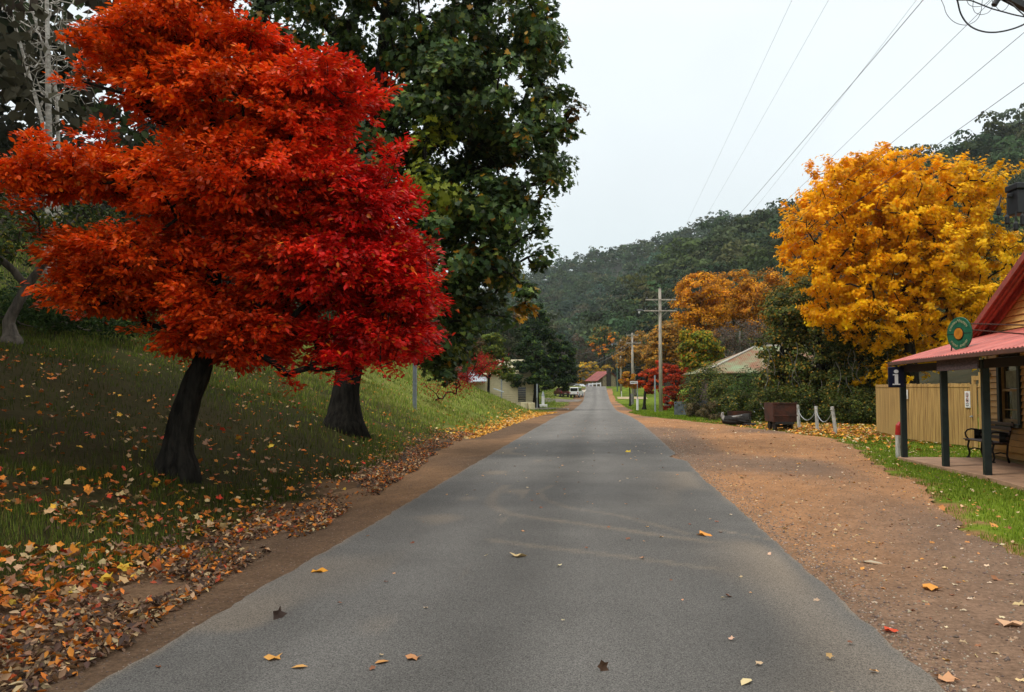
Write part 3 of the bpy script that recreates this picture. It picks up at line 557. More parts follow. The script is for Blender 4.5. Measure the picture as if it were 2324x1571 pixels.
# centre distance
small('yellow_tree', 'mottled yellow tree beside the red roofed cottage', 1312, 878, 238, [(1335, 838, 24, 22), (1325, 862, 20, 14), (1355, 850, 22, 18), (1310, 850, 12, 14), (1375, 842, 16, 16)], 80, .9, 5000, .5, [(.66, .38, .02), (.34, .27, .04), (.70, .34, .02), (.20, .18, .04)], [3, 3, 2, 1.5], .35)
small('poplar_tree', 'green tree splashed with orange at the foot of the hill', 1372, 860, 255, [(1368, 762, 26, 22), (1350, 775, 14, 22), (1395, 770, 18, 20), (1378, 795, 26, 18)], 70, 1.2, 4500, .7, [(.10, .13, .035), (.14, .16, .04), (.55, .22, .01)], [4, 3, .8], .4)
small('poplar_tree', 'small bright orange poplar among the green at the valley head', 1358, 850, 250, [(1357, 795, 7, 13), (1345, 787, 5, 10), (1372, 792, 5, 13), (1386, 772, 8, 12)], 30, .5, 1700, .5, [(.8, .28, .01), (.6, .25, .02)], [3, 1], .25)
small('brown_tree', 'bare brownish tree on the valley side above the cottage', 1340, 850, 262, [(1325, 800, 26, 26), (1345, 815, 26, 22), (1390, 810, 22, 24), (1310, 770, 12, 18)], 90, 1.1, 3600, .5, [(.11, .075, .05), (.14, .09, .05), (.09, .08, .04)], [3, 2, 2], .3, bark='bark_b')
small('willow_tree', 'tawny orange brown tree behind the second power pole', 1440, 900, 152, [(1440, 800, 26, 30), (1450, 770, 26, 22), (1415, 810, 22, 26), (1425, 780, 16, 18), (1470, 810, 24, 34)], 120, .9, 7000, .34, [(.46, .22, .035), (.30, .17, .045), (.22, .16, .045), (.60, .28, .02)], [3, 3, 2, 1], .3, bark='bark_b')
small('willow_tree', 'tall tawny orange tree between the poles and the green roof', 1515, 900, 98, [(1510, 760, 34, 26), (1500, 790, 36, 36), (1540, 790, 34, 40), (1480, 830, 24, 34), (1530, 740, 24, 16), (1560, 820, 26, 30)], 150, .8, 9500, .28, [(.52, .24, .03), (.34, .18, .04), (.24, .16, .04), (.66, .31, .015)], [3, 3, 2, 1], .3, bark='bark_b')
for lab, px, bl in (('rusty orange tree, leftmost of the three on the slope behind the green roof', 1590, [(1594, 660, 54, 42), (1568, 700, 38, 38), (1620, 690, 44, 40), (1585, 740, 50, 36)]),
                    ('bright rusty orange tree, middle of the three behind the green roof', 1665, [(1665, 650, 56, 38), (1650, 690, 54, 38), (1695, 690, 44, 38), (1650, 728, 50, 26)]),
                    ('duller rusty orange tree, rightmost of the three behind the green roof', 1745, [(1742, 660, 54, 42), (1762, 700, 44, 38), (1715, 700, 40, 34), (1735, 738, 42, 28)])):
    d_ = {1590: 80, 1665: 84, 1745: 82}[px]
    small('rusty_tree', lab, px, 880, d_, bl, 170, .75, 13500, .22, [(.66, .27, .015), (.50, .20, .02), (.75, .34, .012), (.28, .14, .03)], [4, 2, 3, .8] if px != 1745 else [2, 3, 1, 1.5], .28, bark='bark_b', group='rusty orange trees behind the green roof')
small('bare_tree', 'leafless grey brown thicket of twigs below the rusty trees', 1680, 880, 72, [(1680, 765, 55, 40), (1640, 770, 30, 30), (1720, 760, 35, 40), (1680, 800, 50, 30)], 330, .5, 5200, .14, [(.15, .10, .075), (.10, .075, .06), (.2, .12, .06)], [3, 3, 1], .22, bark='bark_vine')
small('ash_tree', 'yellow green tree with red tips beside the green roof', 1590, 905, 60, [(1590, 775, 34, 22), (1612, 800, 30, 26), (1570, 800, 28, 26), (1590, 830, 40, 22), (1560, 760, 14, 12)], 120, .45, 9500, .20, [(.46, .34, .02), (.20, .24, .025), (.10, .15, .02), (.6, .20, .02)], [3, 3, 2, .8], .16)
small('japanese_maple', 'red leaved maple with a forked black trunk right of the road', 1462, 929, None, [(1468, 858, 24, 22), (1492, 868, 30, 30), (1463, 880, 20, 14), (1508, 840, 26, 24)], 90, .36, 9500, .17, [(.58, .055, .012), (.72, .13, .012), (.32, .04, .012)], [4, 2, 2], .17, fill=.3)
small('japanese_maple', 'dark red bushy maple reaching the ground behind the tall pole', 1535, 931, None, [(1525, 862, 30, 40), (1548, 848, 20, 30), (1520, 905, 30, 28), (1545, 900, 24, 32), (1515, 925, 14, 10)], 110, .34, 11500, .16, [(.48, .040, .010), (.64, .09, .012), (.20, .02, .008)], [3, 1.5, 3], .12, fill=.3)
small('orange_shrub_tree', 'small yellow orange tree behind the street name sign', 1430, 898, 108, [(1428, 862, 20, 16), (1415, 872, 12, 14), (1440, 872, 14, 12), (1420, 850, 8, 8)], 50, .35, 3600, .22, [(.62, .28, .015), (.40, .22, .02), (.3, .05, .02)], [3, 2, 1], .12)
# left side: garden trees behind the red one
def leftcol(L, n, kk, ncl): return mixcol([(.06, .085, .02), (.035, .055, .016), (.22, .17, .02), (.10, .12, .025)], [3, 3, 1.2, 2], n, .2)
b = on(*(at(25, 800, 19.5)[:2])); bl = pblobs([(40, 560, 90, 60), (150, 540, 80, 50), (30, 470, 80, 50), (200, 500, 60, 50), (-60, 520, 80, 80)], 19.5, 1.4)
tree('garden_tree', 'crooked multi stemmed garden tree at the left edge', 'tree', b, [b, at(20, 730, 19.5), at(60, 650, 19.5), at(130, 560, 19.5)], [.16, .13, .10, .06], bl, 60, .5, 3600, .12, T_OVAL, None, None, 'leaf', 'bark_b', colfn=leftcol, fill=.3)
def bush(name, label, base, rx, ry, rz, n, ls, cols, wts, cat='shrub', group=None, tmpl=T_DIA, stems=9):
    o = empty(name, base, label, cat, group); b = np.array(base); c = b+[0, 0, rz*.8]
    C, N, k = crown_points([(c, (rx, ry, rz))], max(25, n//60), .45); C[:, 2] = np.maximum(C[:, 2], hgt(C[:, 0], C[:, 1])+.12)
    P, par, q = skeleton([b, b+[0, 0, .12]], C[:stems*3], .4); bm = branch_mesh(P, par, q, .05*rz, .03*rz, .008, .45, 5); mesh_np('stem', bm[0], bm[1], M['bark_b'], o)
    kk = rng.integers(0, len(C), n); off = unit(rng.normal(size=(n, 3)))*(rng.random((n, 1))**.4)*rz*.32; L = C[kk]+off
    V, Fc, tn = scatter(L, off/rz+N[kk]*.6+rng.normal(size=(n, 3))*.4+[0, 0, .4], ls*rng.uniform(.6, 1.2, n), tmpl); cc = mixcol(cols, wts, n)*(1+.28*rng.normal(size=(len(C), 1)))[kk].clip(.5, 1.6)
    mesh_np('foliage', V, Fc, M['leaf'], o, col=np.repeat(cc, tn, 0)); return o
for lab, px, D_, rx, rz in (('low dark green shrub at the left edge below the garden tree', 40, 22, 2.0, .8), ('rounded green shrub on the slope behind the red tree', 190, 24, 2.2, 1.0), ('spreading green shrub higher on the slope behind the leaning trunk', 340, 27, 2.6, 1.1), ('leafy green shrub on the slope between the two dark trunks', 600, 32, 3.0, 1.3)):
    q = at(px, 760, D_); bush('garden_shrub', lab, on(q[0], q[1]), rx, 1.4, rz, 5200, .10, [(.045, .08, .02), (.03, .055, .016), (.08, .12, .03)], [3, 3, 1])
# birches: bare, pale
for lab, px, D_, pts in (('tallest bare white birch at the upper left', 112, 31, [(112, 420), (110, 250), (108, 60), (100, -200)]),
                         ('leaning bare birch left of the tall white one', 120, 33, [(125, 380), (80, 220), (35, 60), (0, -60)]),
                         ('thin bare birch right behind the tall white one', 140, 34, [(135, 400), (128, 200), (60, -20), (40, -90)])):
    q = at(px, 700, D_); b = on(q[0], q[1]); tp = [b]+[at(x, y, D_) for x, y in pts]; o = empty('birch_tree', b, lab, 'tree', 'bare birch trees')
    tk_ = trunk_mesh(tp, [.17, .14, .11, .08, .04] if D_ < 32 else [.10, .08, .07, .05, .02], 'trunk', M['bark_pale'], o, jit=.05)
    C, N, k = crown_points(pblobs([(pts[1][0]+20, 150, 90, 150), (pts[1][0]-10, 20, 110, 140)], D_, 1.6), 120, .2)
    s = np.linspace(0, 1, 12); src = np.linspace(0, 1, len(tp)); tt = np.stack([np.interp(s, src, np.array(tp)[:, i]) for i in range(3)], 1)
    P, par, q2 = skeleton(tt, C, .6, -.1); bm = branch_mesh(P, par, q2, .08, .03, .012, .42, 5); join_limbs(tk_, bm)
# --- dark creeper-covered trees and hedge right of centre
HD = [(.085, .115, .024), (.050, .066, .015), (.19, .18, .035), (.36, .20, .02)]
for lab, px, D_, bl, n, wt, hang in (
    ('creeper hung dark tree at the left of the thicket behind the mine cart', 1775, 43, [(1790, 720, 55, 60), (1770, 790, 60, 50), (1800, 850, 60, 50), (1760, 870, 50, 40)], 13000, [3, 3, 2, 1.2], 1),
    ('creeper hung dark tree in the middle of the thicket behind the rope fence', 1860, 42, [(1850, 690, 60, 60), (1880, 760, 70, 60), (1850, 840, 70, 60), (1900, 860, 60, 50)], 14000, [3, 3, 2, .8], 1),
    ('creeper hung dark tree right of the thicket near the paling fence', 1955, 40, [(1950, 760, 60, 60), (1960, 830, 60, 60), (1930, 880, 50, 40), (2010, 810, 50, 50)], 13000, [3, 4, 1.5, .6], 1),
    ('yellow flecked creeper tree beneath the orange tree', 1800, 46, [(1830, 660, 50, 40), (1780, 690, 40, 40)], 6000, [2, 2, 2, 3], 0)):
    o = small('thicket_tree', lab, px, 950, D_, bl, 190, .55, n, .15, HD, wt, .2, group='dark creeper hung trees behind the rope fence', fill=.45, base=on(*(at(px, 955, D_)[:2])))
    if hang:
        vb = MB()
        for k in range(9):
            x = px+rng.uniform(-60, 60); y0 = rng.uniform(760, 880); p = at(x, y0, D_-1.3-rng.uniform(0, .5)); L_ = rng.uniform(.6, 1.8); q = [p+[.12*math.sin(t*5+k)+.15*t, 0, -L_*t] for t in np.linspace(0, 1, 7)]; vb.tube(q, .013, 4)
        vb.build('vine', M['bark_vine'], o)
for lab, px, D_, rx, rz, cs in (('grey green hedge shrub left of the green roof', 1605, 51, 1.5, 1.75, HD), ('dense green hedge shrub under the green roof', 1655, 49, 1.3, 1.35, HD), ('fresh green hedge shrub at the right end of the green roof', 1712, 47, 1.6, 1.55, [(.06, .10, .02), (.04, .07, .016), (.10, .15, .03)]), ('dark hedge shrub behind the charred log', 1680, 44, 1.5, .8, HD), ('dark hedge shrub behind the mine cart', 1770, 41, 1.6, .95, HD), ('dark hedge shrub behind the rope fence', 1850, 39.5, 1.6, .95, HD), ('dark hedge shrub beside the paling fence end', 1945, 38, 1.6, .9, HD)):
    q = at(px, 930, D_); bush('hedge_shrub', lab, on(q[0], q[1]), rx, .9, rz, 7000, .11, cs, [3, 3, 1.5, .3][:len(cs)], group='hedge behind the verge')
for lab, px, D_ in (('brown dry shrub against the grey iron sheets', 1582, 50), ('tawny dry shrub between the iron sheets and log', 1622, 44)):
    q = at(px, 930, D_); bush('dry_shrub', lab, on(q[0], q[1]), .75, .5, .5, 2200, .08, [(.17, .12, .06), (.10, .09, .04)], [2, 1])
b = on(*(at(2330, 900, 52)[:2])); small('orange_tree', 'amber orange tree partly hidden behind the shop roof', 2330, 900, None, [(2310, 640, 50, 60), (2360, 580, 60, 80), (2290, 720, 40, 50)], 110, .8, 7000, .22, [(.60, .26, .015), (.35, .26, .03), (.75, .32, .01)], [3, 3, 1], .3, base=b)
pr = []
for _ in range(420):
    x = rng.uniform(17, 90); y = rng.uniform(24, 200)
    if x < 17+.12*y or (x > 24 and y < 34 and x < 30): continue
    pr.append(on(x, y))
pr = np.array(pr); forest('forest', pr, rng.uniform(7, 13, len(pr)), 420, .7, [(.05, .07, .02), (.07, .08, .025), (.20, .12, .03), (.035, .05, .018)], [3, 2, 1, 2], 'mixed green and amber trees on the slope behind the shop', seed=60)
# ================================================================== GROUND COVER
# fallen leaves, left bank
def place_litter(name, label, XY, size, cols, wts, tmpl, lift=.02, m='litter', tilt=.45):
    n = len(XY); z = hgt(XY[:, 0], XY[:, 1])+lift*rng.random(n)+size*.08; C = np.c_[XY, z]
    V, Fc, tn = scatter(C, np.array([0, 0, 1.])+rng.normal(size=(n, 3))*tilt*[1, 1, .2], size, tmpl)
    return tag(mesh_np(name, V, Fc, M[m], col=np.repeat(mixcol(cols, wts, n, .2), tn, 0)), label, 'leaves', kind='stuff')
BR = [(.17, .095, .055), (.30, .17, .09), (.50, .34, .18), (.68, .22, .03), (.08, .045, .03), (.5, .09, .03)]
n = 24000; y = 1.5+27*rng.random(n)**1.6; ex = rc(y)-2.22-np.interp(y, [3, 8, 14, 25], [.30, .62, 1.0, 1.85]); x = ex+.15-np.abs(rng.normal(size=n))*np.interp(y, [3, 14], [.75, .45])+.2*fbm(y*1.2, y*0); k = vnoise(x*2.6, y*1.6) > .22+.3*rng.random(n); XY = np.c_[x, y][k]
place_litter('fallen_leaves', 'drift of curled brown leaves along the left road edge', XY, rng.uniform(.028, .070, len(XY)), BR, [3.5, 3.5, 2.2, 2.6, 3.5, .6], T_CURL, .06, tilt=.7)
n = 66000; y = 1.5+34*rng.random(n)**1.35; x = toe(y)-.1-9.5*rng.random(n)**1.15; rr_ = np.hypot(x, y); k = (vnoise(x*1.1, y*1.1) > .28) & (rng.random(n) < np.interp(rr_, [5, 7.5, 9.5, 11.5, 30], [.9, .6, .5, .08, .035])); XY = np.c_[x, y][k]
place_litter('fallen_leaves', 'orange and tan leaves scattered over the left grass bank', XY, np.where(rng.random(len(XY)) < .12, rng.uniform(.08, .12, len(XY)), rng.uniform(.032, .08, len(XY))), [(.70, .22, .02), (.50, .13, .02), (.58, .38, .18), (.30, .15, .07), (.55, .05, .02), (.75, .42, .04)], [3, 3, 2.5, 3, .8, 1], T_LIT, .05, tilt=.55)
# yellow leaves at the verge foot further on, and under the orange tree
n = 2600; y = 26+44*rng.random(n); x = toe(y)+.5-np.abs(rng.normal(size=n))*.7; place_litter('fallen_leaves', 'yellow orange leaves along the far left verge', np.c_[x, y], rng.uniform(.07, .14, n), [(.75, .38, .04), (.62, .24, .03), (.6, .45, .2)], [3, 2, 1], T_LIT)
n = 4200; cx = 8.2+rng.normal(size=n)*2.6; cy = 33+rng.normal(size=n)*4.0; k = (cx > lawnx(cy)+.1) & (cx < 13.5)&(cy > 20); XY = np.c_[cx, cy][k]
place_litter('fallen_leaves', 'carpet of yellow leaves under the orange tree and rope fence', XY, rng.uniform(.06, .13, len(XY)), [(.75, .34, .03), (.55, .20, .03), (.66, .50, .25), (.30, .10, .03)], [3, 2.5, 2, 2.5], T_LIT)
n = 6500; y = 2+42*rng.random(n)**1.35; x = 1.9+9*rng.random(n)*np.interp(y, [0, 10, 40], [.6, 1, 1.1]); place_litter('fallen_leaves', 'sparse pale leaves over the gravel and the right lawn', np.c_[x, y], np.where(rng.random(n) < .035, rng.uniform(.06, .11, n), rng.uniform(.018, .05, n)), [(.62, .42, .22), (.60, .27, .07), (.30, .12, .05), (.66, .52, .34)], [3, 2.5, 2.5, 1.5], T_LIT, .01, tilt=.3)
n = 260; y = 2+40*rng.random(n)**1.1; x = rc(y)+rng.uniform(-2.1, 2.1, n); place_litter('fallen_leaves', 'few small leaves strewn on the asphalt', np.c_[x, y], rng.uniform(.02, .05, n), [(.60, .32, .14), (.70, .5, .3), (.25, .10, .05)], [3, 2, 2], T_LIT, .02, tilt=.2).location.z = .028
# gravel
n = 20000; y = 2+26*rng.random(n)**1.5; e_ = rng.random(n); x = np.where(e_ < .45, rc(y)+2.2+np.abs(rng.normal(size=n))*.28, rc(y)+2.2+(lawnx(y)-rc(y)-2.2)*rng.random(n)); z = hgt(x, y)+.006; sz = rng.uniform(.008, .028, n)*np.where(rng.random(n) < .05, 1.8, 1)
V, Fc, tn = scatter(np.c_[x, y, z], np.array([0, 0, 1.])+rng.normal(size=(n, 3))*.25, sz, T_PEB); tag(mesh_np('gravel', V, Fc, M['pebble'], col=np.repeat(mixcol([(.30, .20, .13), (.22, .17, .13), (.42, .33, .25), (.13, .09, .07)], [3, 3, 1.3, 2], n), tn, 0)), 'loose gravel stones beside the right road edge', 'gravel', kind='stuff')
n = 5000; y = 2+22*rng.random(n)**1.4; x = toe(y)+.3+(rc(y)-2.2-toe(y)-.3)*rng.random(n); V, Fc, tn = scatter(np.c_[x, y, hgt(x, y)+.006], np.array([0, 0, 1.])+rng.normal(size=(n, 3))*.25, rng.uniform(.006, .022, n), T_PEB); tag(mesh_np('gravel', V, Fc, M['pebble'], col=np.repeat(mixcol([(.20, .13, .09), (.12, .08, .06), (.3, .22, .16)], [3, 3, 1], n), tn, 0)), 'loose dark gravel along the left dirt strip', 'gravel', kind='stuff')
# grass
T_BL = (np.array([(-.5, 0, 0), (.5, 0, 0), (.36, .18, .55), (-.36, .18, .55), (0, .5, 1)]), np.array([(0, 1, 2), (0, 2, 3), (3, 2, 4)]))
def grass(name, label, XY, h, wd, cols, wts, mul=1.):
    n = len(XY); a = rng.uniform(0, 6.28, n); t = np.c_[np.cos(a), np.sin(a), np.zeros(n)]; bdir = np.c_[-np.sin(a), np.cos(a), np.zeros(n)]*rng.uniform(.2, 1.1, (n, 1))
    T, Fc = T_BL; C = np.c_[XY, hgt(XY[:, 0], XY[:, 1])-.035]
    V = C[:, None]+T[None, :, 0:1]*t[:, None]*wd[:, None, None]+T[None, :, 1:2]*bdir[:, None]*h[:, None, None]+T[None, :, 2:3]*np.array([0, 0, 1.])*h[:, None, None]
    Fa = ((np.arange(n)*5)[:, None, None]+Fc[None]).reshape(-1, 3); c = mixcol(cols, wts, n, .2)*(.65+.8*vnoise(XY[:, 0]*1.3, XY[:, 1]*1.3))[:, None]*np.reshape(mul, (-1, 1))
    return tag(mesh_np(name, V.reshape(-1, 3), Fa, M['grass'], col=np.repeat(c, 5, 0)), label, 'grass', kind='stuff')
def polar(n, r0, r1, a0, a1, pw):
    """points around the camera, denser close by"""
    u = rng.random(n); q = 2-pw; r = (r0**q+(r1**q-r0**q)*u)**(1/q); a = rng.uniform(a0, a1, n)
    return RT[:2][None]*(r*np.sin(a))[:, None]+FW[:2][None]*(r*np.cos(a))[:, None], r
XY, r = polar(380000, 2.5, 120, R(-42), R(7), 1.8); d = toe(XY[:, 1])-XY[:, 0]; k = (d > -.55*(r < 9)+.12+.5*vnoise(XY[:, 0]*2, XY[:, 1]*2)) & (d < 22) & (vnoise(XY[:, 0]*.9+5, XY[:, 1]*.9) > .16+.25*(d < .8)) & ((d > .5) | (vnoise(XY[:, 0]*3, XY[:, 1]*3) > .55))
k &= ~((np.hypot(XY[:, 0]+8.8, (XY[:, 1]-15)*.8) < 4.5+3*(vnoise(XY[:, 0]*.7, XY[:, 1]*.7)-.5)) & (rng.random(len(r)) < .72)); XY, r = XY[k], r[k]; hh = rng.uniform(.05, .13, len(r))*np.interp(r, [3, 30], [.85, 1.25])*(.6+.9*vnoise(XY[:, 0]*.8, XY[:, 1]*.8+7)); HB = np.interp(XY[:, 1], [6, 9.5, 16, 27], [1.5, .55, .5, 1.9]); grass('grass', 'olive green grass covering the left bank', XY, hh, np.maximum(.005, .00075*r), [(.10, .13, .018), (.15, .175, .03), (.06, .09, .016), (.20, .165, .055)], [4, 3, 3, 1.2], HB)  # HB puts the tree shade and the brighter open bank into blade colour
XY, r = polar(330000, 5, 120, R(-2), R(40), 1.7); k = (XY[:, 0] > lawnx(XY[:, 1])-.30+.75*vnoise(XY[:, 0]*2.2, XY[:, 1]*2.2)*np.minimum(1, r/8)+.12*rng.normal(size=len(r))) & (XY[:, 0] < 15) & ~((XY[:, 0] > 7.6) & (XY[:, 1] < 20.5) & (XY[:, 0] > np.interp(XY[:, 1], [0, 25], [11.0-3.9, 11.0-3.9])) & (XY[:, 1] < 0))
XY, r = XY[k], r[k]; grass('grass', 'bright green mown grass of the right hand verge', XY, rng.uniform(.03, .065, len(r))*np.interp(r, [5, 40], [1, 1.4]), np.maximum(.005, .0007*r), [(.15, .22, .016), (.21, .28, .025), (.10, .16, .012)], [3, 2, 2])
XY, r = polar(26000, 85, 190, R(-8), R(3), 1.4); k = (np.abs(XY[:, 0]-rc(XY[:, 1])) > 3.6) & (np.abs(XY[:, 0]-rc(XY[:, 1])) < 22); XY, r = XY[k], r[k]; grass('grass', 'yellow green grass beside the far rise of the road', XY, rng.uniform(.10, .2, len(r)), np.maximum(.005, .0009*r), [(.20, .24, .035), (.12, .22, .025)], [2, 2])
# single leaves on the road and gravel that stand out
def one_leaf(px, py, size, c, label, tilt=(0, 0, 1), tmpl=T_LIT, dz=.035):
    p = G(px, py); V, Fc, tn = scatter(np.array([p+[0, 0, dz]]), np.array([tilt], float), size, tmpl)
    tag(mesh_np('fallen_leaf', V, Fc, M['litter'], col=np.tile(np.array(c, float), (tn, 1))), label, 'leaf', 'single leaves on the road')
one_leaf(1178, 1271, .15, (.62, .44, .20), 'large tan curled maple leaf in the middle of the road', (.1, .15, 1))
one_leaf(1600, 1222, .15, (.75, .30, .05), 'orange maple leaf on the right half of the road', (.1, -.1, 1))
one_leaf(620, 1507, .10, (.72, .35, .08), 'orange star shaped leaf near the lower left road edge')
one_leaf(722, 1307, .13, (.75, .32, .03), 'flat orange leaf on the left side of the road')
one_leaf(699, 1531, .09, (.70, .36, .10), 'small oval tan leaf near the bottom left of the road', tmpl=T_OVAL)
one_leaf(937, 1512, .09, (.55, .25, .10), 'dull orange round leaf near the bottom of the road')
one_leaf(631, 1414, .10, (.06, .035, .025), 'dark brown leaf standing on edge on the left of the road', (1, -.6, .25), dz=.05)
one_leaf(1368, 1534, .07, (.08, .04, .02), 'dark brown leaf standing on edge at the bottom of the road', (.6, -1, .25), dz=.05)
one_leaf(1704, 1556, .11, (.70, .55, .28), 'pale yellow oval leaf at the bottom right of the road', tmpl=T_OVAL)
one_leaf(1426, 1029, .14, (.80, .55, .04), 'bright yellow leaf far along the road', (0, -.5, 1))
one_leaf(850, 1521, .09, (.60, .28, .08), 'narrow tan leaf between two round ones at the road bottom', tmpl=T_OVAL)
one_leaf(2112, 1341, .15, (.72, .30, .05), 'orange maple leaf lying on the gravel near the lawn', dz=.02)
one_leaf(2022, 1438, .09, (.60, .07, .02), 'small red leaf at the edge of asphalt and gravel', dz=.02)
one_leaf(2150, 1553, .12, (.60, .30, .14), 'brown tan leaf on the gravel at the bottom right', dz=.02)
one_leaf(2296, 1423, .14, (.62, .36, .20), 'pinkish tan pointed leaf on the gravel at the right edge', dz=.02)
one_leaf(1948, 1277, .26, (.45, .36, .24), 'flat pale piece of bark on the gravel', tmpl=T_OVAL, dz=.0)
# ================================================================== THE SHOP
hp = math.atan(343/1876); XD = -(FW*math.cos(hp)+RT*math.sin(hp)); HC = G(2248, 1042); HC[2] = 0
HT = frame(HC, XD)   # x towards the viewer along the front, y into the building, z up
def hw(x, y, z): return HT[:3, :3]@np.array([x, y, z])+HT[:3, 3]
def plane_pt(px, py, yo):
    r = ray(px, py); o = np.array([0, 0, H]); yv = HT[:3, 1]; t = ((HT[:3, 3]+yv*yo-o)@yv)/(r@yv); q = o+r*t-HT[:3, 3]; return np.array([q@HT[:3, 0], q@yv, q[2]])
shop = empty('shop', HC, 'yellow weatherboard shop with a faded red verandah roof', 'building')
W = 7.6; PT = .435
def boards(mb, x0, x1, z0, z1, y, top=None, step=.135, holes=()):
    z = z0
    while z < z1-.01:
        zb = min(z+step, z1)
        segs = [(x0, x1)]
        if top:   # clip to the gable
            a = max(x0, (zb-top)/PT-.2); segs = [(a, min(x1, W-a))]
            if segs[0][1] <= segs[0][0]: break
        for hx0, hx1, hz0, hz1 in holes:
            if zb > hz0+.02 and z < hz1-.02: segs = [q for s in segs for q in ((s[0], min(s[1], hx0)), (max(s[0], hx1), s[1])) if q[1]-q[0] > .02]
        for a, b in segs: mb.add([(a, y-.038, z), (b, y-.038, z), (b, y-.008, zb-.012), (a, y-.008, zb-.012), (a, y+.015, z), (b, y+.015, z), (b, y+.015, zb-.012), (a, y+.015, zb-.012)], [(0,1,2,3),(7,6,5,4),(0,4,5,1),(3,2,6,7),(0,3,7,4),(1,5,6,2)])
        z += step
mb = MB(HT); boards(mb, .10, W, .12, 2.86, 0, holes=[(.60, 1.82, .82, 2.30)]); boards(mb, 0, W, 2.86, 2.86+PT*W/2+.2, 0, top=2.78)
mb.box((.02, .03, .06), (W, .12, 2.8)) if False else None
mb.build('weatherboards', M['wall'], shop)
mb = MB(HT); mb.box((.1, .017, .1), (.60, .028, 2.8)); mb.box((1.82, .017, .1), (W-.1, .028, 2.8)); mb.box((.60, .017, .1), (1.82, .028, .80)); mb.box((.6, .017, 2.32), (1.82, .028, 2.8)); mb.prism([(.1, 2.82), (W-.1, 2.82), (W/2, 2.8+PT*W/2)], .017, .028); mb.build('gap_shadow_backing', M['soffit'], shop)  # dark sheet added behind the boards so their gaps read as shadow lines
mb = MB(HT); mb.box((-.03, -.055, .05), (.10, .10, 2.75)); mb.build('corner_trim', M['wall2'], shop, bevel=.004)
mb = MB(HT); mb.box((0, .03, -.1), (.58, .18, 2.82)); mb.box((1.84, .03, -.1), (W, .18, 2.82)); mb.box((.58, .03, -.1), (1.84, .18, .80)); mb.box((.58, .03, 2.32), (1.84, .18, 2.82)); mb.prism([(0, 2.83), (W, 2.83), (W/2, 2.83+PT*W/2)], .03, .18); mb.box((-.02, .19, -.1), (.10, 9, 2.82)); mb.box((W-.1, .19, -.1), (W, 9, 2.82)); mb.box((0, 8.9, -.1), (W, 9.05, 2.8)); mb.build('wall', M['wall2'], shop)
# main roof with barge boards
rf = MB(HT); e = .32
for sgn in (0, 1):
    p0 = (-e if sgn == 0 else W+e, 2.86-PT*e); p1 = (W/2, 2.86+PT*W/2)
    V = [(p0[0], -.34, p0[1]), (p1[0], -.34, p1[1]), (p1[0], 9.3, p1[1]), (p0[0], 9.3, p0[1])]; V += [(a, b_, c-.05) for a, b_, c in V]; rf.add(V, [(0,1,2,3),(7,6,5,4),(0,4,5,1),(1,5,6,2),(2,6,7,3),(3,7,4,0)])
rf.build('roof', M['roofp'], shop)
bg_ = MB(HT)
for k, (dy, th, dz) in enumerate(((-.40, .05, .0), (-.345, .05, -.05), (-.29, .04, -.10), (-.12, .05, -.15))):
    for sx in (0, 1):
        a = (-e-.02, 2.86-PT*e-.02+dz); c = (W/2, 2.86+PT*W/2-.02+dz)
        if sx: a = (W+e+.02, a[1])
        V = [(a[0], dy, a[1]-.09), (c[0], dy, c[1]-.09), (c[0], dy, c[1]+.06), (a[0], dy, a[1]+.06)]; V += [(x, y+th, z) for x, y, z in V]; bg_.add(V, [(0,1,2,3),(7,6,5,4),(0,4,5,1),(1,5,6,2),(2,6,7,3),(3,7,4,0)])
bg_.build('barge_board', M['barge'], shop)
# verandah roof: corrugated sheet
vr = MB(HT); nxr = 220; xa = np.linspace(-.12, W+.3, nxr); Vv = []
for i, x in enumerate(xa):
    zc = .012*math.sin(x*2*math.pi/.076*.5)
    Vv += [(x, -2.02, 2.225+zc), (x-.10, -.02, 2.83+zc), (x, -2.02, 2.215+zc), (x-.10, -.02, 2.82+zc)]
Fv = []
for i in range(nxr-1): a = i*4; b_ = a+4; Fv += [(a, b_, b_+1, a+1), (a+2, a+3, b_+3, b_+2), (a, a+2, b_+2, b_)]
vr.add(Vv, Fv); vr.build('verandah_roof', M['roofp'], shop, smooth=False)
gt = MB(HT); gt.box((-.16, -2.10, 2.135), (W+.3, -2.01, 2.205)); gt.prism([(-.10, 0), (-.10, 0.001)], 0, 0) if False else None; gt.bar((-.14, -2.04, 2.17), (-.24, -.05, 2.79), .03, .09); gt.build('gutter', M['gutter'], shop, bevel=.006)
# posts, beam, slab
pp = [G(2053, 1042), G(2147, 1064), G(2242, 1084)]; pp = [np.array([(q-HC)@HT[:3, 0], (q-HC)@HT[:3, 1], 0]) for q in pp]
pp += [pp[2]+[1.9, .02, 0], pp[2]+[3.4, .02, 0]]
for i, q in enumerate(pp):
    mb = MB(HT); mb.box((q[0]-.06, q[1]-.06, -.02), (q[0]+.06, q[1]+.06, 2.12)); mb.build('post', M['post_g'], shop, bevel=.008)
bm_ = MB(HT)
for a, b_ in zip(pp[:-1], pp[1:]): bm_.bar((a[0], a[1], 2.05), (b_[0], b_[1], 2.05), .07, .16)
for x in np.arange(.2, W, .9): bm_.bar((x, -1.95, 2.17), (x, -.05, 2.74), .05, .07)
bm_.build('verandah_beam', M['soffit'], shop)
ce = MB(HT); ce.add([(-.1, -1.93, 2.19), (W, -1.93, 2.19), (W, -.05, 2.77), (-.15, -.05, 2.77), (-.1, -1.93, 2.18), (W, -1.93, 2.18), (W, -.05, 2.76), (-.15, -.05, 2.76)], [(0,1,2,3),(7,6,5,4),(0,4,5,1),(1,5,6,2),(2,6,7,3),(3,7,4,0)]); ce.build('ceiling_lining', M['soffit'], shop)
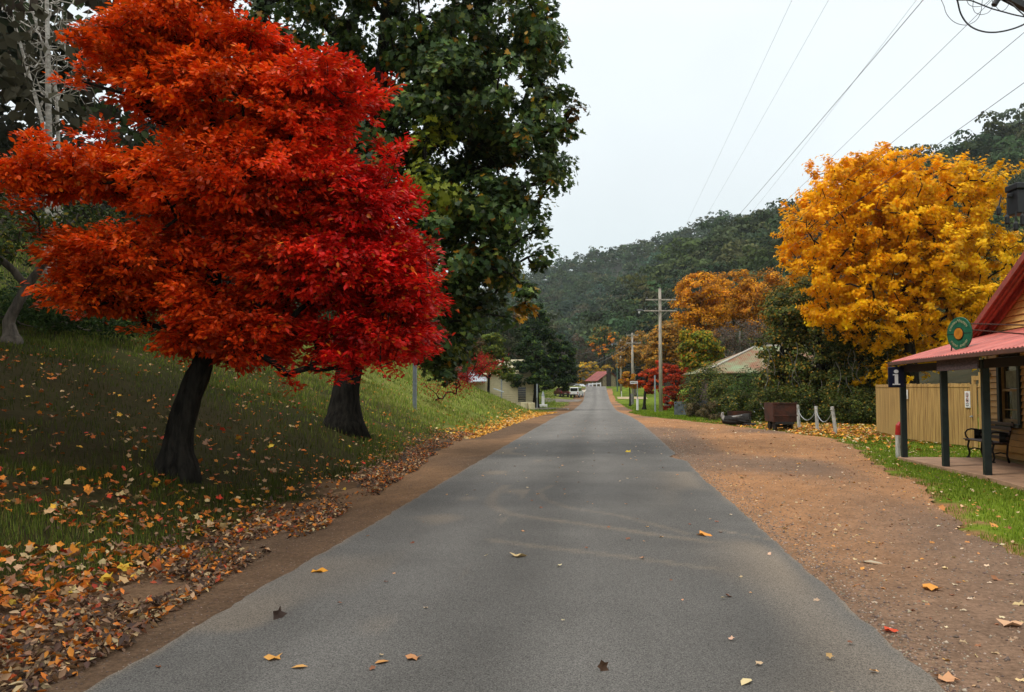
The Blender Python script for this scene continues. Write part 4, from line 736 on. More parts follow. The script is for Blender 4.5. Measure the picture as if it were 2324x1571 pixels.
sl_ = MB(HT); Vs = [(pp[0][0]-.12, pp[0][1]-.12, 0), (pp[2][0], pp[2][1]-.12, 0), (W+1, pp[2][1]-.12, 0), (W+1, -.035, 0), (pp[0][0]-.2, -.035, 0)]; n_ = len(Vs); Vs = [(a, b_, .045) for a, b_, c in Vs]+[(a, b_, -.2) for a, b_, c in Vs]
sl_.add(Vs, [tuple(range(n_)), tuple(range(2*n_-1, n_-1, -1))]+[(i, i+n_, (i+1) % n_+n_, (i+1) % n_) for i in range(n_)]); sl_.build('verandah_floor', M['slab'], shop, bevel=.01)
# window
wx0, wx1, wz0, wz1 = .62, 1.80, .84, 2.28
wf = MB(HT)
for a, b_ in (((wx0, -.06, wz0), (wx0+.13, .08, wz1)), ((wx1-.13, -.06, wz0), (wx1, .08, wz1)), ((wx0+.13, -.06, wz1-.12), (wx1-.13, .08, wz1)), ((wx0-.03, -.10, wz0-.06), (wx1+.03, .08, wz0+.02))): wf.box(a, b_)
wf = wf.build('window', M['post_g'], shop, bevel=.006)
sw = MB(HT); zm = (wz0+wz1)/2
for a, b_ in (((wx0+.13, 0, wz1-.20), (wx1-.13, .04, wz1-.12)), ((wx0+.13, 0, zm-.02), (wx1-.13, .04, zm+.03)), ((wx0+.13, .0, wz0+.02), (wx1-.13, .04, wz0+.11)), ((wx0+.13, 0, wz0+.11), (wx0+.17, .04, wz1-.2)), ((wx1-.17, 0, wz0+.11), (wx1-.13, .04, wz1-.2)), ((wx0+.17, .02, wz0+.30), (wx1-.17, .035, wz0+.32))): sw.box(a, b_)
sw.build('sash', M['sash'], wf); MBg = MB(HT); MBg.box((wx0+.16, .05, wz0+.1), (wx1-.16, .055, wz1-.18)); MBg.build('pane', M['glass'], wf)
cb = MB(HT); cb.box((wx0+.55, .044, wz0+.11), (wx1-.17, .048, zm-.02)); cb.box((wx0+.25, .044, zm+.05), (wx0+.8, .048, wz1-.3)); cb.build('curtain', M['curtain'], wf)
mb = MB(HT); mb.box((.14, -.07, 1.86), (.24, -.03, 1.96)); mb.build('meter_box', M['galv'], shop, bevel=.005)
# bench
bl = MB(HT); be = empty('bench', hw(.8, -.3, .045), 'dark slatted bench with curled iron arms under the shop window', 'bench')
for i in range(5): mb.T = HT
s1 = MB(HT)
for i, yy_ in enumerate((-.56, -.49, -.42, -.35, -.28)): s1.box((.0, yy_, .45), (1.62, yy_+.055, .475))
s1.build('seat', M['slat'], be, bevel=.004)
s2 = MB(HT)
for i in range(4): z = .53+i*.095; y_ = -.235+.035*i; s2.box((.0, y_, z), (1.62, y_+.022, z+.065))
s2.build('backrest', M['slat'], be, bevel=.004)
for x in (.10, 1.52):
    a = MB(HT); P3 = lambda L: [(x, y, z) for y, z in L]
    a.tube(P3([(-.50, .045), (-.46, .15), (-.50, .30), (-.47, .43)]), .022, 6); a.tube(P3([(-.18, .045), (-.22, .2), (-.20, .44), (-.10, .90)]), .022, 6)
    a.tube(P3([(-.47, .23), (-.35, .26), (-.21, .23)]), .016, 6); a.tube(P3([(-.55, .44), (-.2, .44)]), .02, 6)
    a.tube(P3([(-.48, .46), (-.53, .52), (-.55, .60), (-.50, .67), (-.42, .69), (-.30, .68), (-.17, .64)]), .018, 7)
    a.add([(x-.008, -.36, .47), (x-.008, -.17, .47), (x-.008, -.16, .64), (x-.008, -.36, .67), (x+.008, -.36, .47), (x+.008, -.17, .47), (x+.008, -.16, .64), (x+.008, -.36, .67)], [(3,2,1,0),(4,5,6,7),(0,1,5,4),(1,2,6,5),(2,3,7,6),(3,0,4,7)])
    a.tube(P3([(-.53, .055), (-.45, .055)]), .02, 6); a.build('end_frame', M['iron'], be, smooth=True)
# signs on the shop
def pix_board(name, label, cat, pts, yo, th, m, parent=None):
    q = [plane_pt(px, py, yo) for px, py in pts]; V = [tuple(p) for p in q]+[(p[0], p[1]+th, p[2]) for p in q]
    mb = MB(HT); mb.add(V, [(0,1,2,3),(7,6,5,4),(0,4,5,1),(1,5,6,2),(2,6,7,3),(3,7,4,0)]); o = mb.build(name, m, parent, bevel=.006)
    if label: tag(o, label, cat)
    return o
pix_board('hanging_board', 'weathered blank brown board hung below the verandah eave', 'sign', [(2125, 815), (2218, 810), (2218, 837), (2126, 843)], -2.0, .03, M['board'])
isg = empty('information_sign', at(2034, 856, 18.7), 'dark blue information sign with white letter i on first post', 'sign')
V0 = at(2034, 856, 18.65); IT = frame(V0, RT)
mb = MB(IT); mb.box((-.18, 0, -.23), (.18, .025, .23)); mb.build('panel', M['navy'], isg, bevel=.012)
mb = MB(IT); mb.box((-.035, -.008, -.15), (.04, -.001, .04)); mb.box((-.075, -.008, .04-.0), (.04, -.001, .065)); mb.box((-.085, -.008, -.175), (.085, -.001, -.15)); th = np.linspace(0, 2*math.pi, 21)[:-1]; mb.prism([(.052*math.cos(t), .125+.042*math.sin(t)) for t in th], -.008, -.001); mb.build('letter', M['letter'], isg)
for z_ in (.12, -.12): mb = MB(IT); mb.bar((.1, .04, z_), (.26, .05, z_), .02, .03); mb.build('bracket', M['iron'], isg)
# round sign standing on the eave
C0 = at(2176.5, 757.5, 16.1); hd = YAW*0; ang = R(-12.5); far_ = FW*math.cos(ang)+RT*math.sin(ang); RTm = frame(C0, -far_)   # x axis runs to the near, right hand end
rs = empty('round_sign', C0, 'round green sign with gold centre standing on the verandah roof', 'sign')
def disc(T, r, y0, y1, n=40, sx=1): 
    mb = MB(T); mb.prism([(sx*r*math.cos(t), r*math.sin(t)) for t in np.linspace(0, 2*math.pi, n+1)[:-1]], y0, y1); return mb
RS = .325
disc(RTm, RS, 0, .03).build('disc', M['signgreen'], rs, bevel=.005)
disc(RTm, .125, -.010, -.001).build('rim', M['iron'], rs); disc(RTm, .110, -.020, -.011).build('centre_disc', M['signgold'], rs)
tx = MB(RTm)
def arc_glyphs(a0, a1, n, r0, r1, skip=()):
    for i in range(n):
        if i in skip: continue
        a = R(a0+(a1-a0)*(i+.5)/n); w_ = R(abs(a1-a0))/n*.36; h_ = rng.uniform(.75, 1)
        for (u0, u1, v0, v1) in (((-1, -.35, 0, 1), (.35, 1, 0, 1), (-1, 1, 0, .3)), ((-.3, .3, 0, 1), (-1, 1, .7, 1)), ((-1, -.35, 0, 1), (-1, 1, .7, 1), (-1, 1, .3, .55)))[i % 3]:
            P_ = []
            for u, v in ((u0, v0), (u1, v0), (u1, v1), (u0, v1)): rr_ = r0+(r1-r0)*v*h_; P_.append((rr_*math.cos(a-u*w_), rr_*math.sin(a-u*w_)))
            tx.prism(P_, -.006, -.001)
arc_glyphs(165, 100, 9, .22, .27); arc_glyphs(93, 30, 9, .22, .27); arc_glyphs(212, 262, 8, .27, .22); arc_glyphs(275, 330, 8, .27, .22); arc_glyphs(100, 80, 1, .255, .295)
tx.build('lettering', M['signtext'], rs)
mb = MB(RTm); mb.box((-RS+.01, -.005, -.006), (-.13, -.001, .006)); mb.box((.13, -.005, -.006), (RS-.01, -.001, .006)); mb.build('seam', M['black'], rs)
mb = MB(); 
for sx in (-.2, .18): mb.tube([C0+RTm[:3, 0]*sx+[0, 0, -.22], C0+RTm[:3, 0]*sx*1.15+[0, 0, -.44]], .013, 6)
mb.tube([C0+RTm[:3, 0]*.2+RTm[:3, 1]*.05+[0, 0, .18], hw(5.6, -.9, 2.62)], .014, 6); mb.tube([C0+RTm[:3, 0]*.25+RTm[:3, 1]*.05+[0, 0, .06], hw(4.6, -1.0, 2.55)], .014, 6); mb.build('strut', M['rust'], rs)
# red topped bollard
b = G(2040, 1036); bo = empty('bollard', b, 'leaning white bollard with a red cap beside the first post', 'bollard')
mb = MB(); mb.tube([b-[0, 0, .1], b+[.0, 0, .50]], .07, 12); mb.build('post', M['whitepost'], bo, smooth=False)
mb = MB(); mb.tube([b+[0, 0, .50], b+[.02, 0, .72], b+[.06, 0, .80]], [.076, .076, .05], 12); mb.build('cap', M['red'], bo)
# ---- paling fence
f0, f1, f2 = G(1990, 982), G(2065, 1001), G(2224, 1022); f3 = f2+(f2-f1)/np.linalg.norm(f2-f1)*2.2
fn = empty('paling_fence', f1, 'tall yellow treated pine paling fence beside the shop', 'fence')
ga = G(2169, 1019); gb = G(2218, 1022)
def palings(mb, a, b, hgt_, w=.085, gap=.012, off=0):
    a = np.array(a); b = np.array(b); L = np.linalg.norm((b-a)[:2]); T = frame(a, b-a); n = int(L/(w+gap))
    for i in range(n):
        x = i*(w+gap); h_ = hgt_+rng.uniform(-.012, .012); V = [(x, -.009+off, .06), (x+w, -.009+off, .06), (x+w, .009+off, .06), (x, .009+off, .06)]; V = [(x, y, z) for x, y, z in V]+[(x, y, h_) for x, y, z in V]
        mb.add([T[:3, :3]@np.array(v)+T[:3, 3] for v in V], [(3,2,1,0),(4,5,6,7),(0,1,5,4),(1,2,6,5),(2,3,7,6),(3,0,4,7)])
u12 = (f2-f1)/np.linalg.norm(f2-f1); g0 = f1+u12*np.dot(ga-f1, u12); g1 = f1+u12*np.dot(gb-f1, u12)
for nm, a, b_ in (('paling_panel', f0, f1), ('paling_panel', f1, g0), ('paling_panel', g1, f3)):
    mb = MB(); palings(mb, a, b_, 1.74); mb.build(nm, M['fence'], fn)
mb = MB(); palings(mb, g0, g1, 1.72, off=-.02); gate = mb.build('gate', M['fence'], fn)
GT = frame(g0, u12); Lg = np.linalg.norm(g1-g0)
mb = MB(GT); mb.box((.06, -.07, .85), (.10, -.03, .90)); mb.tube([(.08, -.07, .87), (.08, -.10, .87), (.16, -.10, .87)], .012, 6); mb.build('handle', M['galv'], gate)
mb = MB(); 
for a, b_ in ((f0, f1), (f1, f3)):
    nrm = frame(a, b_-a)[:3, 1]
    for z in (.3, .9, 1.6): mb.bar(a+nrm*.05*1+[0, 0, z], b_+nrm*.05+[0, 0, z], .04, .08)
    mb.bar(a-nrm*.025*0-nrm*.02+[0, 0, 1.66], b_-nrm*.02+[0, 0, 1.66], .012, .02)
mb.build('rail', M['fence'], fn)
for q, h_ in ((f0, 1.7), (f1, 1.7), (g0, 1.95), (g1, 2.05), (f3, 1.7)):
    nrm = frame(f1, u12)[:3, 1]; mb = MB(); p = q+nrm*.08; mb.tube([p-[0, 0, .2], p+[0, 0, h_]], .055, 8); mb.build('post', M['fence'], fn)
nrm = frame(f1, u12)[:3, 1]; mb = MB(); mb.bar(g0+nrm*.08+[0, 0, 1.88], g1+nrm*.08+[0, 0, 1.9], .06, .11); mb.build('lintel', M['fence'], fn)
# signs on the fence
gs = empty('prohibition_sign', g1-u12*.35, 'white sign with two red rings on the fence gate', 'sign'); ST = frame(g1-u12*.42-nrm*.035+[0, 0, 1.32], u12)
mb = MB(ST); mb.box((-.12, -.012, -.22), (.12, 0, .22)); mb.build('panel', M['white'], gs, bevel=.004)
for zc in (.12, -.02):
    mb = MB(ST); n_ = 24; V = []; 
    for t in np.linspace(0, 2*math.pi, n_+1)[:-1]: V += [(.062*math.cos(t), -.0155, zc+.062*math.sin(t)), (.048*math.cos(t), -.0155, zc+.048*math.sin(t))]
    mb.add(V, [(2*i, 2*i+1, (2*i+3) % (2*n_), (2*i+2) % (2*n_)) for i in range(n_)]); mb.build('ring', M['red'], gs)
mb = MB(ST); mb.box((-.015, -.0175, .08), (.015, -.0165, .15)); mb.box((-.03, -.0175, -.05), (.03, -.0165, .0)); 
for k in range(4): mb.box((-.07+.04*k, -.0155, -.13), (-.045+.04*k, -.013, -.105)); mb.box((-.06+.035*k, -.0155, -.18), (-.04+.035*k, -.013, -.15))
mb.build('print', M['black'], gs)
q = f1+(f2-f1)*0; pz = G(2058, 1000); q = f0+(f1-f0)*.93; S2 = frame(q+[0, 0, 1.42], f1-f0)
ws = empty('notice', q, 'small white notice on the fence just right of the first verandah post', 'sign'); mb = MB(S2); mb.box((.05, -.05, -.14), (.40, -.03, .14)); mb.build('panel', M['white'], ws, bevel=.003)
mb = MB(S2); mb.box((.12, -.056, .0), (.24, -.051, .08)); [mb.box((.1, -.056, -.05-.03*k), (.34, -.051, -.038-.03*k)) for k in range(3)]; mb.build('print', M['signgreen'], ws)
# ================================================================== RIGHT VERGE THINGS
gp = [(1705, 952, 912, 44.), (1727, 957, 912, 41.), (1814, 972, 919, 33.35), (1855.5, 976, 922, 32.05), (1897.5, 983, 923, 29.8)]
lab = ['greyed post at the far end of the rope fence', 'second post of the rope fence, just left of the mine cart', 'first pale post of the rope fence right of the mine cart', 'middle pale post right of the mine cart', 'nearest pale post of the rope fence, leaning left']
pos = []
for (px, pb, ptop, D_), l_ in zip(gp, lab):
    q = at(px, pb, D_); b = on(q[0], q[1]); top = at(px-(9 if px > 1890 else 4 if px > 1800 else 0), ptop, D_); top[1] = b[1]; h_ = top[2]-b[2]
    mb = MB(); mb.tube([b-[0, 0, .1], (b+top)/2, top], .062, 10, jit=.03); mb.tube([top-[0, 0, .12], top-[0, 0, .10]], .072, 10); o = mb.build('fence_post', M['whitepost'] if px > 1720 else M['pole']); tag(o, l_, 'post', 'posts of the rope fence'); pos.append(top)
rl_ = ['sagging grey rope between the two posts left of the mine cart', 'grey rope running behind the mine cart', 'sagging rope between the first two posts right of the cart', 'sagging rope slung to the nearest leaning post']
for i in range(4):
    a, b_ = pos[i]-[0, 0, .18], pos[i+1]-[0, 0, .18]; pts = [a*(1-t)+b_*t-[0, 0, .40*4*t*(1-t)*(1 if i != 1 else 1.1)] for t in np.linspace(0, 1, 16)]
    mb = MB(); mb.tube(pts, .019, 6); tag(mb.build('rope', M['rope'], smooth=True), rl_[i], 'rope', 'ropes of the rope fence')
# mine cart
b = G(1771, 976); CT = frame(b, np.array([1., .12, 0])); mc = empty('mine_cart', b, 'rusty iron mine cart standing on the grass', 'mine cart')
def opentub(T, w, l, w2, l2, z0, z1, th):
    mb = MB(T); o_ = [(-w, -l, z1), (w, -l, z1), (w, l, z1), (-w, l, z1)]; i_ = [(-w2, -l2, z0), (w2, -l2, z0), (w2, l2, z0), (-w2, l2, z0)]
    oi = [(x*(1-th/w), y*(1-th/l), z) for x, y, z in o_]; ii_ = [(x*(1-th/w2), y*(1-th/l2), z+th) for x, y, z in i_]
    mb.add(o_+i_+oi+ii_, [(4,5,1,0),(5,6,2,1),(6,7,3,2),(7,4,0,3),(7,6,5,4),(0,1,9,8),(1,2,10,9),(2,3,11,10),(3,0,8,11),(8,9,13,12),(9,10,14,13),(10,11,15,14),(11,8,12,15),(12,13,14,15)]); return mb
mb = opentub(CT, .46, .56, .43, .52, .33, 1.05, .02)
for z in (1.02, .55): mb.box((-.48, -.585, z), (.48, -.562, z+.045))
for x in (-.45, .41): mb.box((x, -.58, .36), (x+.04, -.563, 1.05))
mb.build('tub', M['rust'], mc, bevel=.006)
mb = MB(CT); mb.box((-.28, -.5, .20), (-.20, .5, .32)); mb.box((.20, -.5, .20), (.28, .5, .32)); mb.box((-.36, -.56, .24), (.36, -.46, .325)); mb.box((-.3, .42, .22), (.3, .5, .32)); mb.tube([(-.34, -.3, .15), (.34, -.3, .15)], .03, 8); mb.tube([(-.34, .3, .15), (.34, .3, .15)], .03, 8); mb.build('chassis', M['iron'], mc)
for x in (-.33, .29):
    for y in (-.3, .3): mb = MB(CT); mb.tube([(x-.02, y, .17), (x+.04, y, .17)], .17, 18); mb.tube([(x+.04*(x < 0)-.02*(x > 0), y, .17), (x+.055*(x < 0)-.035*(x > 0), y, .17)], .195, 18); mb.tube([(x-.04, y, .17), (x+.08, y, .17)], .05, 8); mb.build('wheel', M['iron'], mc)
# log with a pale split stub
b = G(1672, 966); lg = empty('charred_log', b, 'short charred hollow log with a pale stub left of the mine cart', 'log'); LT = frame(b, np.array([1., -.25, 0]))
mb = MB(LT); mb.tube([(-.60, 0, .22), (-.3, 0, .23), (.1, .02, .24), (.35, 0, .26), (.56, -.02, .27)], [.15, .20, .22, .26, .27], 18, jit=.10); mb.build('trunk', M['log'], lg, smooth=False)
mb = MB(LT); mb.tube([(-.52, -.03, .25), (-.60, -.03, .42), (-.58, -.05, .56)], [.11, .08, .05], 9, jit=.2); mb.tube([(-.5, -.06, .34), (-.2, -.1, .36), (.1, -.12, .40), (.25, -.1, .45)], [.03, .04, .05, .03], 8, jit=.3); mb.build('stub', M['logpale'], lg)
mb = MB(LT); mb.box((.30, -.3, .02), (.80, .25, .11)); mb.build('sleeper', M['iron'], lg, bevel=.01)
# trough and pipe rail
q = at(1678, 948, 43); b = on(q[0], q[1]); tt_ = frame(b, np.array([1., -.1, 0])); tr = opentub(tt_, .60, .3, .56, .27, .05, .48, .012); tag(tr.build('trough', M['rust'], bevel=.004), 'low rusty iron trough behind the charred log', 'trough')
q = at(1644, 930, 46); b = on(q[0], q[1]); mb = MB(); mb.tube([b-[0, 0, .1], b+[0, 0, 1.05]], .03, 8); mb.tube([b+[0, 0, .86], b+[.85, .1, .84]], .022, 8); mb.tube([b+[.85, .1, -.1], b+[.85, .1, .86]], .022, 8); tag(mb.build('pipe_rail', M['galv']), 'thin pale pipe rail behind the rusty trough', 'rail')
# grey iron sheet fence
fs = empty('iron_fence', at(1590, 930, 51), 'broken line of grey corrugated iron sheets under the hedge', 'fence')
for x0, x1, yt, yb, D_ in ((1530, 1558, 912, 934, 58), (1583, 1606, 911, 943, 51), (1627, 1647, 911, 936, 48)):
    a = at(x0, yb, D_); c = at(x1, yb, D_-.6); z1 = at(x0, yt, D_)[2]; z0 = float(hgt(a[0], a[1]))-.05; n_ = 40; V = []
    for i in range(n_+1): t = i/n_; p = a*(1-t)+c*t; o_ = .02*math.sin(i*1.6); V += [(p[0], p[1]+o_, z0), (p[0]+.04*t, p[1]+o_, z1+.03*math.sin(t*3)), (p[0], p[1]+o_+.006, z0), (p[0]+.04*t, p[1]+o_+.006, z1+.03*math.sin(t*3))]
    mb = MB(); Fs = []
    for i in range(n_): a4 = 4*i; Fs += [(a4, a4+4, a4+5, a4+1), (a4+2, a4+3, a4+7, a4+6), (a4+1, a4+5, a4+7, a4+3)]
    mb.add(V, Fs); mb.build('sheet', M['iron_sheet'], fs)
# ---- old shed roof
q = at(1598, 900, 54); b = on(q[0], q[1]); el = at(1596, 846, 54); er = at(1880, 846, 54); rl2 = at(1721, 785, 57); rr2 = at(1830, 785, 57); nb = FW*6.5
sh = empty('old_shed', b, 'old shed with a green and rust streaked hipped iron roof', 'building'); T_ = frame(el, er-el); wL = np.linalg.norm(er-el); rz_ = rl2[2]-el[2]; rx0 = (rl2-el)@T_[:3, 0]; rx1 = (rr2-el)@T_[:3, 0]; ry = 3.3; th = .04
mb = MB(T_); V = [(0, 0, 0), (wL, 0, 0), (rx1, ry, rz_), (rx0, ry, rz_), (0, 2*ry, 0), (wL, 2*ry, 0)]; V += [(x, y, z-th) for x, y, z in V]; mb.add(V, [(0,1,2,3),(5,4,3,2),(4,0,3),(1,5,2),(6,9,8,7),(11,8,9,10),(10,9,6),(7,8,11),(0,6,7,1),(1,7,11,5),(5,11,10,4),(4,10,6,0)])
for k in range(1, 60): # corrugation ridges down the front slope
    x = wL*k/60; f = min(1, x/rx0 if x < rx0 else 1, (wL-x)/(wL-rx1) if x > rx1 else 1)
    mb.bar((x, 0, .012), (x, ry*f, rz_*f+.012), .05, .02)
mb.build('roof', M['rustroof'], sh); mb = MB(T_); mb.tube([(0, 0, .03), (rx0, ry, rz_+.03), (rx1, ry, rz_+.03)], .07, 6); mb.build('ridge_capping', M['conc'], sh)
mb = MB(T_); mb.box((.4, .5, -3.6), (wL-.4, 2*ry-.5, -.06)); mb.build('wall', M['board'], sh)
# ================================================================== POLES, WIRES
def power_pole(label, base, top_py, px, D_, arms, r=.17, lamp=None, m='pole', insul=True):
    o = empty('power_pole', base, label, 'power pole'); z1 = at(px, top_py, D_)[2]; top = np.array([base[0], base[1], z1])
    mb = MB(); mb.tube([base-[0, 0, .3], (base+top)/2, top], [r, r*.85, r*.68], 12, jit=.03); mb.build('pole', M[m], o, smooth=True); ends = []
    for (x0, x1, py) in arms:
        a = at(x0, py, D_); c = at(x1, py, D_); a[1] -= r*1.1; c[1] -= r*1.1; mb = MB(); mb.bar(a, c, .10, .12)
        zc = a[2]; mid = np.array([base[0], a[1], zc-.75])
        for s in (-1, 1): mb.bar(np.array([base[0], a[1]-.03, zc-.7]), np.array([base[0]+s*.7, a[1]-.03, zc-.05]), .03, .02)
        ca = mb.build('crossarm', M['pole'], o, bevel=.01); k = 3 if py == arms[0][2] else 4; e_ = []
        for t in np.linspace(.04, .96, k):
            p = a*(1-t)+c*t
            if k == 3 and abs(t-.5) < .1: p = np.array([base[0], p[1], z1-.12])
            if insul: mb = MB(); mb.tube([p+[0, 0, .06], p+[0, 0, .14], p+[0, 0, .16], p+[0, 0, .26]], [.02, .03, .07, .05], 8); mb.build('insulator', M['insul'], ca)
            e_.append(p+[0, 0, .26])
        ends.append(e_)
    if lamp:
        a = at(lamp[0], lamp[2], D_); c = at(lamp[1], lamp[2]-1, D_); mb = MB(); mb.tube([a, c], .035, 6); l_ = mb.build('lamp_arm', M['galv'], o); mb = MB(); mb.box(c-[.45, .12, .05], c+[.12, .12, .12]); mb.build('street_lamp', M['insul'], l_, bevel=.03); mb = MB(); mb.tube([c-[.22, 0, .07], c-[.22, 0, .26]], [.12, .09], 10); mb.build('lens', M['white'], l_)
    return o, ends
b1 = G(1500, 934); D1 = depth(b1); o1, e1 = power_pole('tall weathered power pole with two crossarms and a street lamp', b1, 655, 1500, D1, [(1465, 1534, 681), (1462, 1536, 706)], .19, (1466, 1456, 706))
q = at(1436, 905, 125); b2 = on(q[0], q[1]); o2, e2 = power_pole('middle distance power pole with two crossarms', b2, 756, 1436, 125, [(1421, 1449, 761), (1421, 1455, 779)], .20)
q = at(1409.5, 880, 158); b3 = on(q[0], q[1]); o3, e3 = power_pole('farthest timber power pole with a street lamp, right of the green pole', b3, 771, 1409.5, 158, [(1398, 1420, 779)], .20, (1406, 1392, 782))
q = at(1401, 880, 166); b4 = on(q[0], q[1]); mb = MB(); tp_ = at(1401, 784, 166); tp_[:2] = b4[:2]; mb.tube([b4-[0, 0, .3], tp_], [.13, .09], 10); mb.tube([tp_, tp_+[-.5, 0, .5], tp_+[-1.0, 0, 1.0], tp_+[-.6, 0, 1.2]], .05, 6); tag(mb.build('lamp_pole', mat('green_grey_metal', (.10, .16, .12), .6, .15)), 'slim grey green metal pole with a hooked top', 'pole')
def wire(a, b, sag, r, label, n=28):
    pts = [np.array(a)*(1-t)+np.array(b)*t-[0, 0, sag*4*t*(1-t)] for t in np.linspace(0, 1, n)]; mb = MB(); mb.tube(pts, r, 5, cap=False); o = mb.build('power_line', M['wire']); tag(o, label, 'power line', 'overhead power lines')
nm = [('leftmost faint wire climbing steeply across the sky', (2020, -480), e1[0][0], .4, .0018), ('second faint wire climbing across the sky', (2120, -430), e1[0][1], .4, .0018), ('third faint wire climbing across the sky', (2400, -420), e1[0][2], .5, .002),
      ('dark wire reaching the top edge left of the coiled cable', (2340, -290), e1[1][0], .5, .0045), ('wire running up behind the coiled cable', (2500, -245), e1[1][1], .6, .003), ('wire meeting the right edge below the coiled cable', (2500, -73), e1[1][2], .6, .0032), ('lowest wire meeting the right edge above the ridge', (2500, 62), e1[1][3], .6, .0035)]
for l_, (px, py), e_, s_, r_ in nm: wire(e_, at(px, py, 7.0), s_, r_, l_)
for k in range(2): wire(e1[0][k*2], e2[0][k*2], .5, .012, ['upper left wire between the tall pole and the middle pole', 'upper right wire between the tall pole and the middle pole'][k])
for k in range(2): wire(e1[1][k*3], e2[1][k*3], .5, .012, ['lower left wire between the tall pole and the middle pole', 'lower right wire between the tall pole and the middle pole'][k])
wire(e2[1][1], at(1240, 858, 95), .6, .022, 'upper of two service wires sloping left to the green tree'); wire(e2[1][2], at(1240, 868, 95), .6, .022, 'lower of two service wires sloping left to the green tree'); wire(e3[0][0], at(1250, 815, 120), .5, .022, 'pale service wire from the farthest pole to the left')
wire(e2[0][0], e3[0][0], .3, .015, 'left wire between the middle and the farthest pole'); wire(e2[0][2], e3[0][2], .3, .015, 'right wire between the middle and the farthest pole')
# near service pole just outside the frame: junction box with hanging fuse holders, coiled cable
q = at(2410, 1300, 9.2); b = on(q[0], q[1]); D_ = 9.2; sp = empty('service_pole', b, 'dark service pole with a black junction box at the right edge', 'power pole')
mb = MB(); mb.tube([b-[0, 0, .3], b+[0, 0, 7.4]], [.15, .12], 14, jit=.02); mb.build('pole', M['pole'], sp, smooth=True)
BT = frame(at(2336, 455, 9.0), RT); mb = MB(BT); mb.box((-.13, 0, -.14), (.16, .2, .13)); mb.box((-.145, -.02, .13), (.17, .21, .20)); mb.box((-.18, .06, .05), (-.13, .12, .10)); jb = mb.build('junction_box', M['cable'], sp, bevel=.012)
for z_ in (.1, -.1): mb = MB(BT); mb.bar((.16, .1, z_), (.34, .15, z_), .05, .05); mb.build('bracket', M['cable'], sp)
for i, (px, y0, y1, y2, D2) in enumerate(((2266.5, 447, 470, 489, 8.95), (2285.8, 448, 490, 510, 8.95), (2305.5, 480, 505, 524, 8.9), (2320.5, 480, 487, 513, 9.0), (2340, 480, 500, 520, 9.0))):
    mb = MB(); a = at(px+(6 if i == 0 else 0), y0, D2); mb.tube([a, at(px, y1, D2)], .008, 6); mb.tube([at(px, y1-2, D2), at(px, y1+3, D2), at(px, y2-3, D2), at(px, y2, D2)], [.012, .025, .025, .016], 10); mb.build('fuse_holder', M['black'], jb)
mb = MB(); mb.bar(at(2410, 60, 9.1), at(2262, -18, 8.62), .06, .08); mb.build('bracket', M['iron'], sp)
cc = empty('cable_coil', at(2240, 10, 8.6), 'loops of black cable hanging at the top right corner', 'cable')
for k, (r_, L_) in enumerate(((.0085, [(690, -200), (700, 0), (720, 60), (740, 180), (800, 300), (870, 385), (960, 450), (1100, 500), (1250, 515), (1400, 500), (1550, 465), (1680, 420), (1800, 360), (1900, 290), (1990, 180), (2080, 0)]), (.007, [(690, 2), (900, 0), (1100, 80), (1250, 140), (1400, 180), (1600, 235), (1752, 265), (1900, 280), (2080, 240)]), (.007, [(1380, -40), (1430, 0), (1550, 50), (1650, 150), (1752, 240), (1850, 330), (2000, 420)]),
    (.0032, [(440, -60), (450, 0), (500, 100), (520, 200), (600, 310), (700, 375), (820, 400), (900, 385), (1000, 330), (1060, 240), (1090, 120), (1100, -60)]), (.003, [(840, -40), (850, 0), (880, 70), (950, 108), (1050, 105), (1130, 80), (1210, 10), (1230, -60)]), (.003, [(965, -60), (945, 120), (980, 200), (1080, 237), (1180, 210), (1240, 150), (1260, 80), (1250, -60)]), (.003, [(1300, 90), (1350, 150), (1400, 178), (1460, 150), (1510, 80), (1540, -60)]))):
    pts = np.array([at(2070.9+.1444*x, .1444*y, 8.6+.12*math.sin(i*.5+k)) for i, (x, y) in enumerate(L_)]); s = np.linspace(0, len(pts)-1, 60); f = np.stack([np.interp(s, range(len(pts)), pts[:, i]) for i in range(3)], 1); kk_ = np.ones(5)/5; f[2:-2] = np.stack([np.convolve(f[:, i], kk_, 'valid') for i in range(3)], 1)
    mb = MB(); mb.tube(f, r_, 6); mb.build('cable', M['cable'], cc, smooth=True)
mb = MB(); mb.tube([at(2256, 12, 8.6), at(2262, 2, 8.6), at(2272, -10, 8.6)], .030, 10); mb.build('connector', M['cable'], cc)
# ================================================================== POSTS AND SIGNS FURTHER ON
b = G(941, 927); D_ = depth(b); s = D_/F; T_ = frame(b, RT); mb = MB(T_); mb.box((-.075, -.02, -.2), (-.06, .05, 112*s)); mb.box((.06, -.02, -.2), (.075, .05, 112*s)); mb.box((-.06, .03, -.2), (.06, .045, 112*s)); tag(mb.build('steel_post', M['galv'], bevel=.003), 'grey galvanised channel post on the left bank', 'post')
b = G(1487, 935); mb = MB(); mb.tube([b-[0, 0, .2], b+[0, 0, 83/F*depth(b)]], .075, 10); tag(mb.build('steel_pole', M['galv']), 'slim bare galvanised pole left of the tall power pole', 'post')
q = at(1434, 917, 116); b = on(q[0], q[1]); mb = MB(); mb.tube([b-[0, 0, .2], b+[0, 0, .8], b+[0, 0, 1.5]], [.24, .22, .19], 10, jit=.12); tag(mb.build('timber_post', M['stump']), 'thick grey weathered timber post on the far right verge', 'post')
b = G(1447, 931); D_ = depth(b); s = D_/F; ss = empty('street_sign', b, 'street name sign on a pole with a white painted foot', 'sign'); T_ = frame(b, RT)
